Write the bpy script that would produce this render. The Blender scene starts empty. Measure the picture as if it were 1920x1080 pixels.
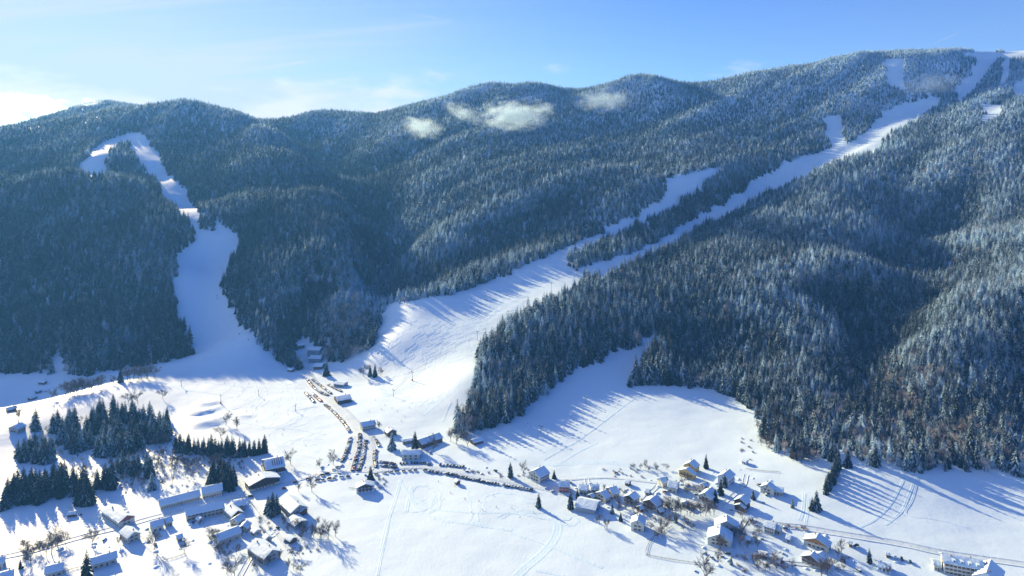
import bpy, bmesh, math, random
import numpy as np
from mathutils import Vector, Matrix

SC = bpy.context.scene
COL = SC.collection
rnd = random.Random(7)
nrng = np.random.default_rng(11)
R = math.radians

# ------------------------------------------------------------------ camera
F, HY, CX, CAMZ = 1280.0, 300.0, 960.0, 310.0      # focal length and horizon row in pixels of a 1920 wide frame
cam = bpy.data.cameras.new("camera")
cam.lens = 24.0; cam.sensor_width = 36.0; cam.shift_y = -0.125
cam.clip_start = 1.0; cam.clip_end = 60000.0
cam_ob = bpy.data.objects.new("camera", cam); COL.objects.link(cam_ob)
cam_ob.location = (0, 0, CAMZ); cam_ob.rotation_euler = (R(90), 0, 0)
SC.camera = cam_ob

# ------------------------------------------------------------------ sun, sky, exposure
SUN_AZ, SUN_EL = R(-41.0), R(19.3)                 # azimuth from +Y (view direction), negative = to the left
sun_dir = Vector((math.sin(SUN_AZ)*math.cos(SUN_EL), math.cos(SUN_AZ)*math.cos(SUN_EL), math.sin(SUN_EL)))
sun = bpy.data.lights.new("sun", 'SUN'); sun.energy = 5.0; sun.angle = R(0.5); sun.color = (1.0, 0.745, 0.385)
sun_ob = bpy.data.objects.new("sun", sun); COL.objects.link(sun_ob)
sun_ob.rotation_euler = sun_dir.to_track_quat('Z', 'Y').to_euler()
sun_ob.location = (-300, 400, 900)

world = bpy.data.worlds.new("World"); SC.world = world; world.use_nodes = True
world.cycles.sampling_method = 'MANUAL'; world.cycles.sample_map_resolution = 512
def build_world():
    nt = world.node_tree; N = nt.nodes; L = nt.links; N.clear()
    out = N.new('ShaderNodeOutputWorld'); bg = N.new('ShaderNodeBackground')
    sky = N.new('ShaderNodeTexSky'); sky.sky_type = 'NISHITA'; sky.sun_disc = False
    sky.sun_elevation = SUN_EL; sky.sun_rotation = SUN_AZ
    sky.altitude = 1200; sky.air_density = 1.0; sky.dust_density = 0.15; sky.ozone_density = 2.6
    bg.inputs['Strength'].default_value = 0.050
    # thin cirrus and old contrails, laid out on the dome by direction
    geo = N.new('ShaderNodeTexCoord')
    def math_(op, a, b=None, c=None):
        n = N.new('ShaderNodeMath'); n.operation = op
        for i, v in enumerate((a, b, c)):
            if v is None: continue
            if isinstance(v, (int, float)): n.inputs[i].default_value = v
            else: L.new(v, n.inputs[i])
        return n.outputs[0]
    sep = N.new('ShaderNodeSeparateXYZ'); L.new(geo.outputs['Generated'], sep.inputs[0])
    x, y, z = sep.outputs
    zc = math_('MAXIMUM', z, 0.015)
    zz = math_('ADD', zc, 0.12)
    u = math_('DIVIDE', x, zz); v = math_('DIVIDE', y, zz)
    comb = N.new('ShaderNodeCombineXYZ'); L.new(u, comb.inputs[0]); L.new(v, comb.inputs[1])
    def noise(scale, detail, rough, dist, sx, sy, rot, seed):
        m = N.new('ShaderNodeMapping'); m.inputs['Rotation'].default_value = (0, 0, R(rot))
        m.inputs['Scale'].default_value = (sx, sy, 1); m.inputs['Location'].default_value = (seed, seed*1.7, 0)
        L.new(comb.outputs[0], m.inputs[0])
        n = N.new('ShaderNodeTexNoise'); n.inputs['Scale'].default_value = scale; n.inputs['Detail'].default_value = detail
        n.inputs['Roughness'].default_value = rough; n.inputs['Distortion'].default_value = dist
        L.new(m.outputs[0], n.inputs['Vector']); return n.outputs['Fac']
    def ramp(f, a, b):
        r = N.new('ShaderNodeMapRange'); r.interpolation_type = 'SMOOTHSTEP'
        r.inputs['From Min'].default_value = a; r.inputs['From Max'].default_value = b
        L.new(f, r.inputs['Value']); return r.outputs[0]
    def noise3(sc, det, rough):
        m = N.new('ShaderNodeMapping'); m.inputs['Scale'].default_value = (2.4, 2.4, 7.0); L.new(geo.outputs['Generated'], m.inputs[0])
        n = N.new('ShaderNodeTexNoise'); n.inputs['Scale'].default_value = sc; n.inputs['Detail'].default_value = det; n.inputs['Roughness'].default_value = rough
        L.new(m.outputs[0], n.inputs['Vector']); return n.outputs['Fac']
    ramp2 = ramp
    veil = ramp(noise(0.55, 4, 0.62, 0.5, 0.25, 1.2, 8, 3.1), 0.42, 0.78)
    fine = ramp(noise(1.1, 5, 0.68, 0.9, 0.16, 1.6, 14, 9.3), 0.50, 0.86)
    side = N.new('ShaderNodeMapRange'); side.interpolation_type = 'SMOOTHSTEP'   # the veil thickens to the west
    side.inputs['From Min'].default_value = 0.32; side.inputs['From Max'].default_value = -0.75
    side.inputs['To Min'].default_value = 0.0; side.inputs['To Max'].default_value = 1.0
    L.new(x, side.inputs['Value'])
    cir = math_('MULTIPLY', math_('ADD', math_('MULTIPLY', veil, 0.75), math_('MULTIPLY', fine, 0.5)), side.outputs[0])
    # two contrails: thin bands around planes through the viewer
    def trail(n, width, a0, a1):
        n = Vector(n).normalized()
        d = N.new('ShaderNodeVectorMath'); d.operation = 'DOT_PRODUCT'; L.new(geo.outputs['Generated'], d.inputs[0]); d.inputs[1].default_value = n
        near = N.new('ShaderNodeMapRange'); near.interpolation_type = 'SMOOTHSTEP'
        L.new(math_('ABSOLUTE', d.outputs['Value']), near.inputs['Value'])
        near.inputs['From Min'].default_value = width; near.inputs['From Max'].default_value = 0.0
        s0 = ramp(x, a0, a0+0.05); s1 = ramp(x, a1+0.012, a1)
        return math_('MULTIPLY', math_('MULTIPLY', near.outputs[0], s0), s1)
    def dirpx(px, py): return Vector(((px-CX)/F, 1.0, (HY-py)/F)).normalized()
    def trail_px(a, b, width):
        da, db = dirpx(*a), dirpx(*b)
        return trail(da.cross(db), width, da.x, db.x)
    t = math_('MULTIPLY', trail_px((360, 148), (563, 117), 0.0022), 0.5)
    t = math_('ADD', t, math_('MULTIPLY', trail_px((1728, 92), (1778, 70), 0.0014), 0.5))
    t = math_('ADD', t, math_('MULTIPLY', trail_px((360, 92), (840, 40), 0.007), 0.10))
    t = math_('ADD', t, math_('MULTIPLY', trail_px((752, 22), (812, 33), 0.003), 0.14))
    low = math_('MULTIPLY', math_('POWER', 2.718, math_('MULTIPLY', zc, -5.0)), 0.60)      # pale air towards the horizon, all round
    lum = math_('MINIMUM', math_('ADD', math_('ADD', math_('MULTIPLY', cir, 1.1), t), math_('ADD', low, math_('MULTIPLY', math_('MULTIPLY', side.outputs[0], math_('POWER', 2.718, math_('MULTIPLY', zc, -2.8))), 0.85))), 0.96)
    # cloud bank low on the horizon
    bank_n = noise3(2.2, 5, 0.6)
    bank = ramp2(math_('SUBTRACT', bank_n, math_('MULTIPLY', zc, 3.0)), 0.16, 0.36)
    mix = N.new('ShaderNodeMix'); mix.data_type = 'RGBA'
    hs = N.new('ShaderNodeHueSaturation'); hs.inputs['Saturation'].default_value = 1.35; hs.inputs['Hue'].default_value = 0.514; L.new(sky.outputs[0], hs.inputs['Color'])
    L.new(lum, mix.inputs['Factor']); tnt = N.new('ShaderNodeMix'); tnt.data_type = 'RGBA'; tnt.blend_type = 'MULTIPLY'; tnt.inputs['Factor'].default_value = 1.0; L.new(hs.outputs[0], tnt.inputs['A']); tnt.inputs['B'].default_value = (0.40, 0.94, 1.30, 1)
    L.new(tnt.outputs['Result'], mix.inputs['A'])
    mix.inputs['B'].default_value = (5.6, 5.75, 6.2, 1)
    mb = N.new('ShaderNodeMix'); mb.data_type = 'RGBA'; L.new(math_('MULTIPLY', bank, 0.95), mb.inputs['Factor']); L.new(mix.outputs['Result'], mb.inputs['A']); mb.inputs['B'].default_value = (7.4, 7.1, 6.9, 1)
    L.new(mb.outputs['Result'], bg.inputs['Color']); L.new(bg.outputs[0], out.inputs[0])
build_world()
SC.view_settings.view_transform = 'Standard'; SC.view_settings.look = 'None'
SC.view_settings.exposure = 1.5; SC.view_settings.gamma = 1.0
SC.cycles.use_denoising = True
SC.cycles.max_bounces = 3; SC.cycles.diffuse_bounces = 2; SC.cycles.volume_bounces = 1
SC.cycles.use_adaptive_sampling = True; SC.cycles.adaptive_threshold = 0.02
SC.cycles.transparent_max_bounces = 12

# ------------------------------------------------------------------ small helpers
def sock(node, name, v): node.inputs[name].default_value = v
def mat_plain(name, col, rough=0.8, spec=0.3, var=0.0, vscale=0.5, metallic=0.0):
    m = bpy.data.materials.new(name); m.use_nodes = True
    nt = m.node_tree; b = nt.nodes['Principled BSDF']
    b.inputs['Roughness'].default_value = rough; b.inputs['Specular IOR Level'].default_value = spec; b.inputs['Metallic'].default_value = metallic
    if var:
        tc = nt.nodes.new('ShaderNodeTexCoord'); n = nt.nodes.new('ShaderNodeTexNoise')
        n.inputs['Scale'].default_value = vscale; n.inputs['Detail'].default_value = 4
        nt.links.new(tc.outputs['Object'], n.inputs['Vector'])
        mx = nt.nodes.new('ShaderNodeMix'); mx.data_type = 'RGBA'
        mx.inputs['A'].default_value = [c*(1-var) for c in col]+[1]; mx.inputs['B'].default_value = [min(1, c*(1+var)) for c in col]+[1]
        nt.links.new(n.outputs['Fac'], mx.inputs['Factor']); nt.links.new(mx.outputs['Result'], b.inputs['Base Color'])
    else:
        b.inputs['Base Color'].default_value = (*col, 1)
    m.diffuse_color = (*col, 1)
    return m
def mesh_from(name, verts, faces, mats=None, fmat=None, smooth=False):
    me = bpy.data.meshes.new(name); me.from_pydata([tuple(map(float, v)) for v in verts], [], faces)
    for m in (mats or []): me.materials.append(m)
    if fmat is not None: me.polygons.foreach_set('material_index', fmat)
    if smooth: me.polygons.foreach_set('use_smooth', [True]*len(me.polygons))
    me.update(); return me
def link(name, data, parent=None, loc=(0,0,0), rz=0.0, scale=None):
    o = bpy.data.objects.new(name, data); COL.objects.link(o)
    o.location = loc; o.rotation_euler = (0, 0, rz)
    if scale is not None: o.scale = (scale,)*3 if isinstance(scale, (int, float)) else scale
    if parent is not None: o.parent = parent
    return o
def tag(o, label=None, category=None, group=None, kind=None):
    if label: o['label'] = label
    if category: o['category'] = category
    if group: o['group'] = group
    if kind: o['kind'] = kind
    return o

# ------------------------------------------------------------------ terrain: control points (row/column of the view, distance) -> heights
def P(px, py, D): return ((px-CX)*D/F, D, CAMZ-(py-HY)*D/F)
def G(px, py, z=0.0): return P(px, py, (CAMZ-z)*F/(py-HY))
CP = []
# valley floor
for px, py, z in [(-500,1080,0),(-300,900,0),(0,1080,0),(300,1080,0),(600,1080,0),(960,1080,0),(1300,1080,0),(1600,1080,0),(1920,1080,0),(2300,1080,0),
                  (0,960,0),(250,960,1),(500,960,0),(760,960,0),(1000,960,0),(1250,960,2),(1450,980,4),(1600,990,4),(1800,1000,3),(2000,1010,3),
                  (100,880,2),(300,860,1),(480,880,0),(640,880,0),(820,880,0),(1000,880,2),(1200,890,4),(1350,880,7),(1500,900,9),(1650,930,9),(1850,940,7),
                  (1560,870,15),(1700,880,17),(1850,886,15),(1950,890,14),(2200,900,13),
                  (640,800,0),(560,820,0),(480,800,1),(730,800,2),(620,730,0),(540,740,0),(450,760,2),(400,720,6),(500,700,3),(590,690,1),(560,660,1),(600,660,2),
                  (300,780,4),(380,790,2),
                  (-60,815,19),(0,800,18),(80,768,18),(150,745,18),(220,724,16),(290,703,13),(350,706,8),
                  (20,760,-5),(100,735,-5),(60,720,-4),(180,716,2),(0,700,0),(-200,700,0),(-200,780,4),(140,712,1),(250,694,4),
                  (100,820,5),(200,800,5)]:
    CP.append(G(px, py, z))
# piste foot, big field and the strip between
for px, py, z in [(760,760,4),(700,740,2),(840,790,2),(660,690,5),(820,720,14),(720,690,9),(865,815,3),(920,805,5),(1000,750,14),(1100,685,27),(1180,648,38),(1240,628,44),
                  (950,850,3),(1100,800,8),(1200,760,13),(1300,800,9),(1400,800,9),(1185,722,17),(1300,726,17),(1400,752,15),(1130,730,17),(1460,810,11)]:
    CP.append(G(px, py, z))
# slopes: column, row, distance
CP += [P(*a) for a in [
  # left hill, front; out-of-view left end raised to throw shade on the hollow
  (-300,650,1080),(-300,400,1400),(-300,285,1700),(-150,292,1500),(0,640,1080),(100,640,1080),(250,640,1070),(100,550,1190),(250,540,1200),(100,440,1340),(250,430,1370),(320,500,1260),
  (0,400,1400),(0,335,1560),(150,332,1580),(250,355,1560),(330,400,1480),(60,300,1850),
  # left hill, piste
  (400,640,1105),(390,560,1215),(380,500,1320),(400,445,1385),(440,440,1405),(360,400,1600),(310,330,1810),(262,249,2090),(235,268,2000),(180,300,1790),
  # left hill, right of the piste and its right edge
  (545,690,1020),(520,620,1095),(500,560,1180),(560,540,1200),(622,556,1182),(600,608,1118),(500,470,1330),(580,450,1360),(648,478,1330),(656,438,1412),
  (480,380,1530),(570,370,1615),(640,382,1560),(460,310,1780),(560,320,1800),(586,303,1905),(380,265,2060),(480,260,2060),(470,230,2250),(420,204,2330),(370,194,2360),(300,200,2350),(530,258,2120),
  (100,256,2080),(0,252,2080),(-200,255,2080),(170,225,2300),
  # hill behind on the left
  (200,190,2880),(130,215,2880),(40,252,2880),(-200,258,2880),(0,258,2480),(100,244,2500),(-150,260,2480),(180,215,2560),(265,206,2860),
  # gorge floor
  (575,640,1140),(610,600,1220),(690,485,1560),(668,440,1730),(640,352,2060),(598,314,2240),
  # gorge head
  (560,262,2500),(650,262,2450),(600,230,2650),(570,214,2780),(650,216,2780),(720,216,2760),(680,235,2560),(490,236,2820),
  # right mountain
  (640,655,1085),(690,606,1130),(735,630,1045),(760,660,1000),(722,655,1012),(760,600,1085),(668,560,1350),(690,585,1250),(715,520,1440),(645,520,1262),(690,525,1450),(705,440,1620),(800,470,1410),(850,553,1170),(740,569,1150),(900,420,1580),(950,470,1400),(1000,492,1320),
  (700,340,2000),(800,360,1830),(950,340,1800),(1050,400,1600),(1150,420,1540),(1100,330,1850),(700,280,2260),(850,280,2150),(1000,280,2100),(1200,330,1900),
  (850,225,2450),(1000,220,2450),(1150,240,2350),(1300,250,2250),(1300,300,2000),(1400,200,2450),(1500,240,2230),(1550,180,2450),
  (780,202,2780),(830,187,2780),(920,160,2800),(1020,167,2780),(1072,186,2740),(1130,178,2740),(1230,147,2700),(1295,160,2720),(1400,141,2740),(1480,142,2720),(1600,112,2740),(1700,105,2780),(1800,97,2830),(1870,88,2870),(1950,79,2880),(2200,90,2880),
  # main piste
  (900,575,1120),(800,600,1080),(950,560,1150),(1090,500,1300),(1000,530,1215),(1200,455,1440),(1300,408,1600),(1430,340,1820),(1550,286,2040),(1640,240,2180),(1710,198,2330),(1800,150,2520),(1850,105,2740),(1300,340,1790),(1240,380,1640),
  # forest right of the piste
  (880,700,890),(940,700,905),(960,640,985),(1050,620,1010),(1100,560,1120),(1180,560,1130),(1250,520,1210),(1300,560,1130),(1300,640,1030),(1420,680,955),(1400,560,1090),(1400,480,1260),
  (1500,620,985),(1540,715,868),(1560,600,985),(1600,500,1170),(1500,480,1230),(1500,400,1450),(1600,330,1720),(1700,280,1880),(1800,230,2050),(1900,190,2180),
  (1655,600,1095),(1610,680,975),(1600,745,868),(1705,505,1310),(1765,440,1460),
  (1740,640,872),(1790,560,975),(1850,700,815),(1900,640,880),(1900,500,1120),(1850,420,1330),(1900,330,1580),(1750,340,1650),(1640,420,1400),
  (2100,700,800),(2100,500,1080),(2100,300,1600),(2100,200,2100),(1800,800,745),(1920,800,738),(1700,800,760),(2100,830,720),
]]
# beyond the skyline the ground falls away again
CP += [(-3300,3300,150),(-2000,3600,200),(-1500,3300,420),(-800,3400,430),(0,3500,420),(800,3500,480),(1500,3500,520),(2300,3600,600),(3300,3400,600),(3300,2000,620),(2600,1500,520),(2200,900,330),(1800,400,200),
       (-3300,1500,150),(-2200,1000,60),(-3300,200,0),(-1500,300,0),(0,100,0),(1200,200,40),(3300,100,200),(-3300,4400,100),(0,4600,250),(3300,4600,400),(-1200,700,0),(-900,500,0),(900,300,10),(700,150,0)]
CP += [(-1142,1700,246),(-1003,1690,252),(-1275,1700,246),(-900,1660,240)]       # hollow behind the rounded front of the left hill
CP = np.array(CP, float)
def _phi(d2): return np.sqrt(d2+55.0**2)
def _solve():
    n = len(CP); xy = CP[:, :2]; s = 1000.0
    d2 = ((xy[:, None]-xy[None])**2).sum(-1)
    A = np.zeros((n+3, n+3)); A[:n, :n] = _phi(d2)-np.eye(n)*2.0
    A[:n, n] = 1; A[:n, n+1:] = xy/s; A[n, :n] = 1; A[n+1:, :n] = (xy/s).T
    b = np.zeros(n+3); b[:n] = CP[:, 2]
    return np.linalg.solve(A, b)
_W = _solve()
def rbf(x, y):
    x = np.asarray(x, float).ravel(); y = np.asarray(y, float).ravel(); out = np.empty(len(x)); n = len(CP)
    for i in range(0, len(x), 40000):
        xs, ys = x[i:i+40000], y[i:i+40000]
        d2 = (xs[:, None]-CP[None, :, 0])**2+(ys[:, None]-CP[None, :, 1])**2
        out[i:i+40000] = _phi(d2)@_W[:n]+_W[n]+_W[n+1]*xs/1000+_W[n+2]*ys/1000
    return out
def _hash(ix, iy, seed):
    h = (ix.astype(np.int64)*374761393+iy.astype(np.int64)*668265263+seed*974711) & 0x7fffffff
    h = ((h ^ (h >> 13))*1274126177) & 0x7fffffff
    return ((h ^ (h >> 16)) & 0xffff)/65535.0
def vnoise(x, y, seed):
    ix, iy = np.floor(x), np.floor(y); fx, fy = x-ix, y-iy
    fx = fx*fx*fx*(fx*(fx*6-15)+10); fy = fy*fy*fy*(fy*(fy*6-15)+10)
    a = _hash(ix, iy, seed); b = _hash(ix+1, iy, seed); c = _hash(ix, iy+1, seed); d = _hash(ix+1, iy+1, seed)
    return (a*(1-fx)+b*fx)*(1-fy)+(c*(1-fx)+d*fx)*fy*1.0-0.5
def fbm(x, y, seed, octv=4):
    s = 0; a = 1.0
    for k in range(octv):
        s = s+a*vnoise(x*2**k, y*2**k, seed+k*17); a *= 0.5
    return s
def sstep(a, b, v):
    t = np.clip((v-a)/(b-a), 0, 1); return t*t*(3-2*t)
def axis(segs):
    out = [segs[0][0]]
    for a, b, st in segs:
        n = max(1, int(round((b-a)/st))); out += list(np.linspace(a, b, n+1)[1:])
    return np.array(out)
GX = axis([(-9000,-4000,500),(-4000,-2200,60),(-2200,-900,14),(-900,900,5),(900,2300,12),(2300,4000,60),(4000,9000,500)])
GY = axis([(-3000,150,150),(150,400,12),(400,1150,4.5),(1150,1700,8),(1700,3000,12),(3000,4600,60),(4600,9000,400)])
def terrain():
    X, Y = np.meshgrid(GX, GY)
    xc, yc = np.clip(X, -3300, 3300), np.clip(Y, 100, 4600)
    Z = rbf(xc, yc).reshape(X.shape)
    hill = sstep(30, 120, Z)*sstep(4000, 3000, np.abs(X))
    # spurs and gullies run down the fall line of the right-hand mountain
    u = X*0.80+Y*0.60; v = -X*0.60+Y*0.80
    right = sstep(-350, -100, X+0.15*(Y-1200))*(1-np.exp(-((X-30)/250)**2-((Y-1170)/190)**2))
    Z = Z+hill*right*(0.6+0.4*sstep(1150, 1500, Y))*(34*vnoise(u/700, v/165, 5)*2+15*fbm(u/330, v/80, 31, 2))
    Z = Z+hill*sstep(-100, -350, X+0.15*(Y-1200))*(20*fbm(X/130, Y/300, 8, 2))
    Z = Z+hill*2.0*fbm(X/45, Y/45, 77, 3)
    # wind-blown and ploughed unevenness in the open valley
    val = 1-sstep(20, 60, Z)
    Z = Z+val*(1.3*fbm(X/85, Y/70, 41, 3)+0.35*fbm(X/14, Y/11, 51, 2))
    return Z
GZ = terrain()
# freestyle park banks in the meadow, piled by machine
def bank(px0, py0, px1, py1, sag, hgt, wid):
    a = np.array(G(px0, py0, 3)[:2]); b = np.array(G(px1, py1, 3)[:2])
    d = b-a; L_ = np.hypot(*d); d /= L_; n = np.array([-d[1], d[0]])
    X, Y = np.meshgrid(GX, GY); rx, ry = X-a[0], Y-a[1]
    s = (rx*d[0]+ry*d[1])/L_; t = rx*n[0]+ry*n[1]+sag*4*s*(1-s)
    prof = np.exp(-(t/wid)**2)*sstep(-0.12, 0.12, s)*sstep(1.12, 0.88, s)
    return prof*hgt
for a in [(345,772,410,762,14,3.4,3.6),(348,786,424,776,22,4.0,4.2),(352,797,420,788,8,2.4,5),(430,774,470,778,3,2.0,4),(372,758,412,754,4,2.2,5)]:
    GZ = GZ+bank(*a)
def height(x, y):
    x = np.asarray(x, float); y = np.asarray(y, float)
    i = np.clip(np.searchsorted(GX, x)-1, 0, len(GX)-2); j = np.clip(np.searchsorted(GY, y)-1, 0, len(GY)-2)
    fx = np.clip((x-GX[i])/(GX[i+1]-GX[i]), 0, 1); fy = np.clip((y-GY[j])/(GY[j+1]-GY[j]), 0, 1)
    return (GZ[j, i]*(1-fx)+GZ[j, i+1]*fx)*(1-fy)+(GZ[j+1, i]*(1-fx)+GZ[j+1, i+1]*fx)*fy
def hz(x, y): return float(height(x, y))
_DS = np.arange(380.0, 3600.0, 2.0)
def at(px, py):
    """where the line of sight through a picture point meets the ground"""
    x = (px-CX)*_DS/F; z = CAMZ-(py-HY)*_DS/F
    below = height(x, _DS) > z
    k = int(np.argmax(below)) if below.any() else len(_DS)-1
    D = _DS[k]
    if 0 < k:
        lo, hi = _DS[k-1], _DS[k]
        for _ in range(12):
            m = (lo+hi)/2
            if hz((px-CX)*m/F, m) > CAMZ-(py-HY)*m/F: hi = m
            else: lo = m
        D = hi
    xx = (px-CX)*D/F
    return Vector((xx, D, hz(xx, D)))
def poly_world(pts, step=14):
    out = []
    for (a, b) in zip(pts, pts[1:]+pts[:1]):
        n = max(1, int(math.hypot(b[0]-a[0], b[1]-a[1])/step))
        for k in range(n):
            p = at(a[0]+(b[0]-a[0])*k/n, a[1]+(b[1]-a[1])*k/n); out.append((p.x, p.y))
    return np.array(out)
def inside(poly, x, y):
    res = np.zeros(x.shape, bool); n = len(poly); j = n-1
    for i in range(n):
        xi, yi = poly[i]; xj, yj = poly[j]
        c = ((yi > y) != (yj > y))
        if c.any():
            res ^= c & (x < (xj-xi)*(y-yi)/((yj-yi) if yj != yi else 1e-9)+xi)
        j = i
    return res

# ------------------------------------------------------------------ snow ground
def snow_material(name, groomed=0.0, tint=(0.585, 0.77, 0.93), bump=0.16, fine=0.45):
    m = bpy.data.materials.new(name); m.use_nodes = True
    nt = m.node_tree; N = nt.nodes; L = nt.links; b = N['Principled BSDF']
    b.inputs['Roughness'].default_value = 0.62; b.inputs['Specular IOR Level'].default_value = 0.25
    geo = N.new('ShaderNodeNewGeometry')
    def noise(sc, det, vec=None, rough=0.55):
        n = N.new('ShaderNodeTexNoise'); n.inputs['Scale'].default_value = sc; n.inputs['Detail'].default_value = det
        n.inputs['Roughness'].default_value = rough
        L.new(vec or geo.outputs['Position'], n.inputs['Vector']); return n.outputs['Fac']
    mx = N.new('ShaderNodeMix'); mx.data_type = 'RGBA'
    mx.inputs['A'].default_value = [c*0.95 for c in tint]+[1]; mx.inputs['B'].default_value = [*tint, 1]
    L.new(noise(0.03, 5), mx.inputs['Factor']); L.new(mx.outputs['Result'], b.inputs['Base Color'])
    bp = N.new('ShaderNodeBump'); bp.inputs['Strength'].default_value = bump; bp.inputs['Distance'].default_value = 2.2
    L.new(noise(0.07, 5, None, 0.62), bp.inputs['Height'])
    bp2 = N.new('ShaderNodeBump'); bp2.inputs['Strength'].default_value = fine*0.35; bp2.inputs['Distance'].default_value = 0.7
    mp = N.new('ShaderNodeMapping'); mp.inputs['Scale'].default_value = (1.0, 0.45, 1.0); mp.inputs['Rotation'].default_value = (0, 0, R(25))
    L.new(geo.outputs['Position'], mp.inputs[0])
    L.new(noise(0.45, 3, mp.outputs[0]), bp2.inputs['Height']); L.new(bp.outputs[0], bp2.inputs['Normal'])
    L.new(bp2.outputs[0], b.inputs['Normal'])
    return m
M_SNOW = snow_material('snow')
def build_ground():
    ny, nx = GZ.shape
    X, Y = np.meshgrid(GX, GY)
    co = np.stack([X, Y, GZ], -1).reshape(-1, 3).astype(np.float32)
    idx = np.arange(ny*nx).reshape(ny, nx)
    q = np.stack([idx[:-1, :-1], idx[:-1, 1:], idx[1:, 1:], idx[1:, :-1]], -1).reshape(-1, 4).astype(np.int32)
    me = bpy.data.meshes.new('ground'); me.vertices.add(len(co)); me.vertices.foreach_set('co', co.ravel())
    me.loops.add(q.size); me.loops.foreach_set('vertex_index', q.ravel())
    me.polygons.add(len(q)); me.polygons.foreach_set('loop_start', np.arange(0, q.size, 4, dtype=np.int32))
    me.polygons.foreach_set('use_smooth', np.ones(len(q), bool))
    me.update(calc_edges=True); me.materials.append(M_SNOW)
    o = link('ground', me); tag(o, 'snow covered valley floor rising into wooded mountainsides', 'ground', kind='structure')
build_ground()

# ------------------------------------------------------------------ open ground (no forest): outlines read off the photograph and laid on the slopes
VALLEY = [(-700,700),(-100,694),(0,694),(40,701),(76,704),(84,690),(92,660),(114,660),(130,690),(142,706),(200,698),(290,684),(356,668),
          (400,640),(480,640),(530,683),(546,694),(560,694),(556,650),(556,632),(598,640),(612,674),(640,681),(690,656),(712,630),(704,598),(735,569),(790,559),(850,553),
          (920,529),(1000,491),(1050,470),(1066,482),(1070,498),(1090,510),(1105,526),(1060,552),(1010,585),(930,632),(905,665),(893,700),(880,740),(868,775),(858,800),(862,822),(905,815),
          (922,804),(1000,749),(1100,684),(1180,647),(1225,628),(1250,632),(1225,664),(1205,700),(1185,724),(1260,723),(1340,729),(1392,748),(1410,790),(1440,830),(1500,868),(1600,868),(1700,881),(1800,886),(1920,892),(2300,902),
          (2300,1078),(-700,1078)]
CLEAR_PX = [
  # left piste, right arm
  [(236,250),(262,247),(287,276),(317,322),(347,362),(378,399),(402,411),(432,425),(453,436),(449,465),(432,500),(420,540),(424,568),(452,605),(490,645),(532,686),(500,700),
   (356,672),(352,640),(338,595),(324,545),(326,510),(334,485),(352,462),(358,446),(356,432),(345,410),(312,384),(292,350),(262,306),(244,278)],
  # left piste, left arm
  [(242,251),(215,256),(176,281),(148,312),(150,330),(196,334),(202,300),(218,276),(238,268)],
  # branch piste
  [(1040,474),(1085,455),(1190,405),(1232,382),(1250,336),(1300,322),(1332,316),(1352,308),(1358,318),(1338,330),(1312,358),(1272,386),(1200,424),(1120,460),(1072,482)],
  # main piste, upper part
  [(1078,506),(1110,498),(1190,472),(1280,428),(1330,393),(1400,349),(1440,324),(1500,297),(1552,279),(1604,267),(1642,224),(1680,199),(1750,180),(1768,192),(1715,226),(1668,252),(1640,288),(1580,302),(1538,318),(1478,350),(1408,384),(1308,436),(1200,490),(1120,528)],
  [(1546,222),(1576,216),(1580,250),(1588,275),(1560,285),(1552,262)],
  [(1659,112),(1694,110),(1697,172),(1664,160)],
  [(1815,92),(1838,90),(1878,92),(1868,118),(1840,150),(1815,180),(1800,196),(1790,170),(1818,140),(1832,115)],
  [(1880,92),(1930,84),(1940,98),(1898,112),(1890,150),(1880,170),(1876,140),(1884,112)],
  [(1842,196),(1880,196),(1876,216),(1850,232),(1842,226)],
  [(1898,158),(1940,140),(1940,182),(1904,186)],
  [(1806,99),(1840,98),(1880,99),(1945,98),(1945,106),(1890,110),(1812,109)],
]
CLEAR = [poly_world(p) for p in [VALLEY]+CLEAR_PX]
def is_clear(x, y):
    r = np.zeros(x.shape, bool)
    for p in CLEAR:
        bb = (x >= p[:, 0].min()) & (x <= p[:, 0].max()) & (y >= p[:, 1].min()) & (y <= p[:, 1].max())
        if bb.any(): r[bb] |= inside(p, x[bb], y[bb])
    return r

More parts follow.
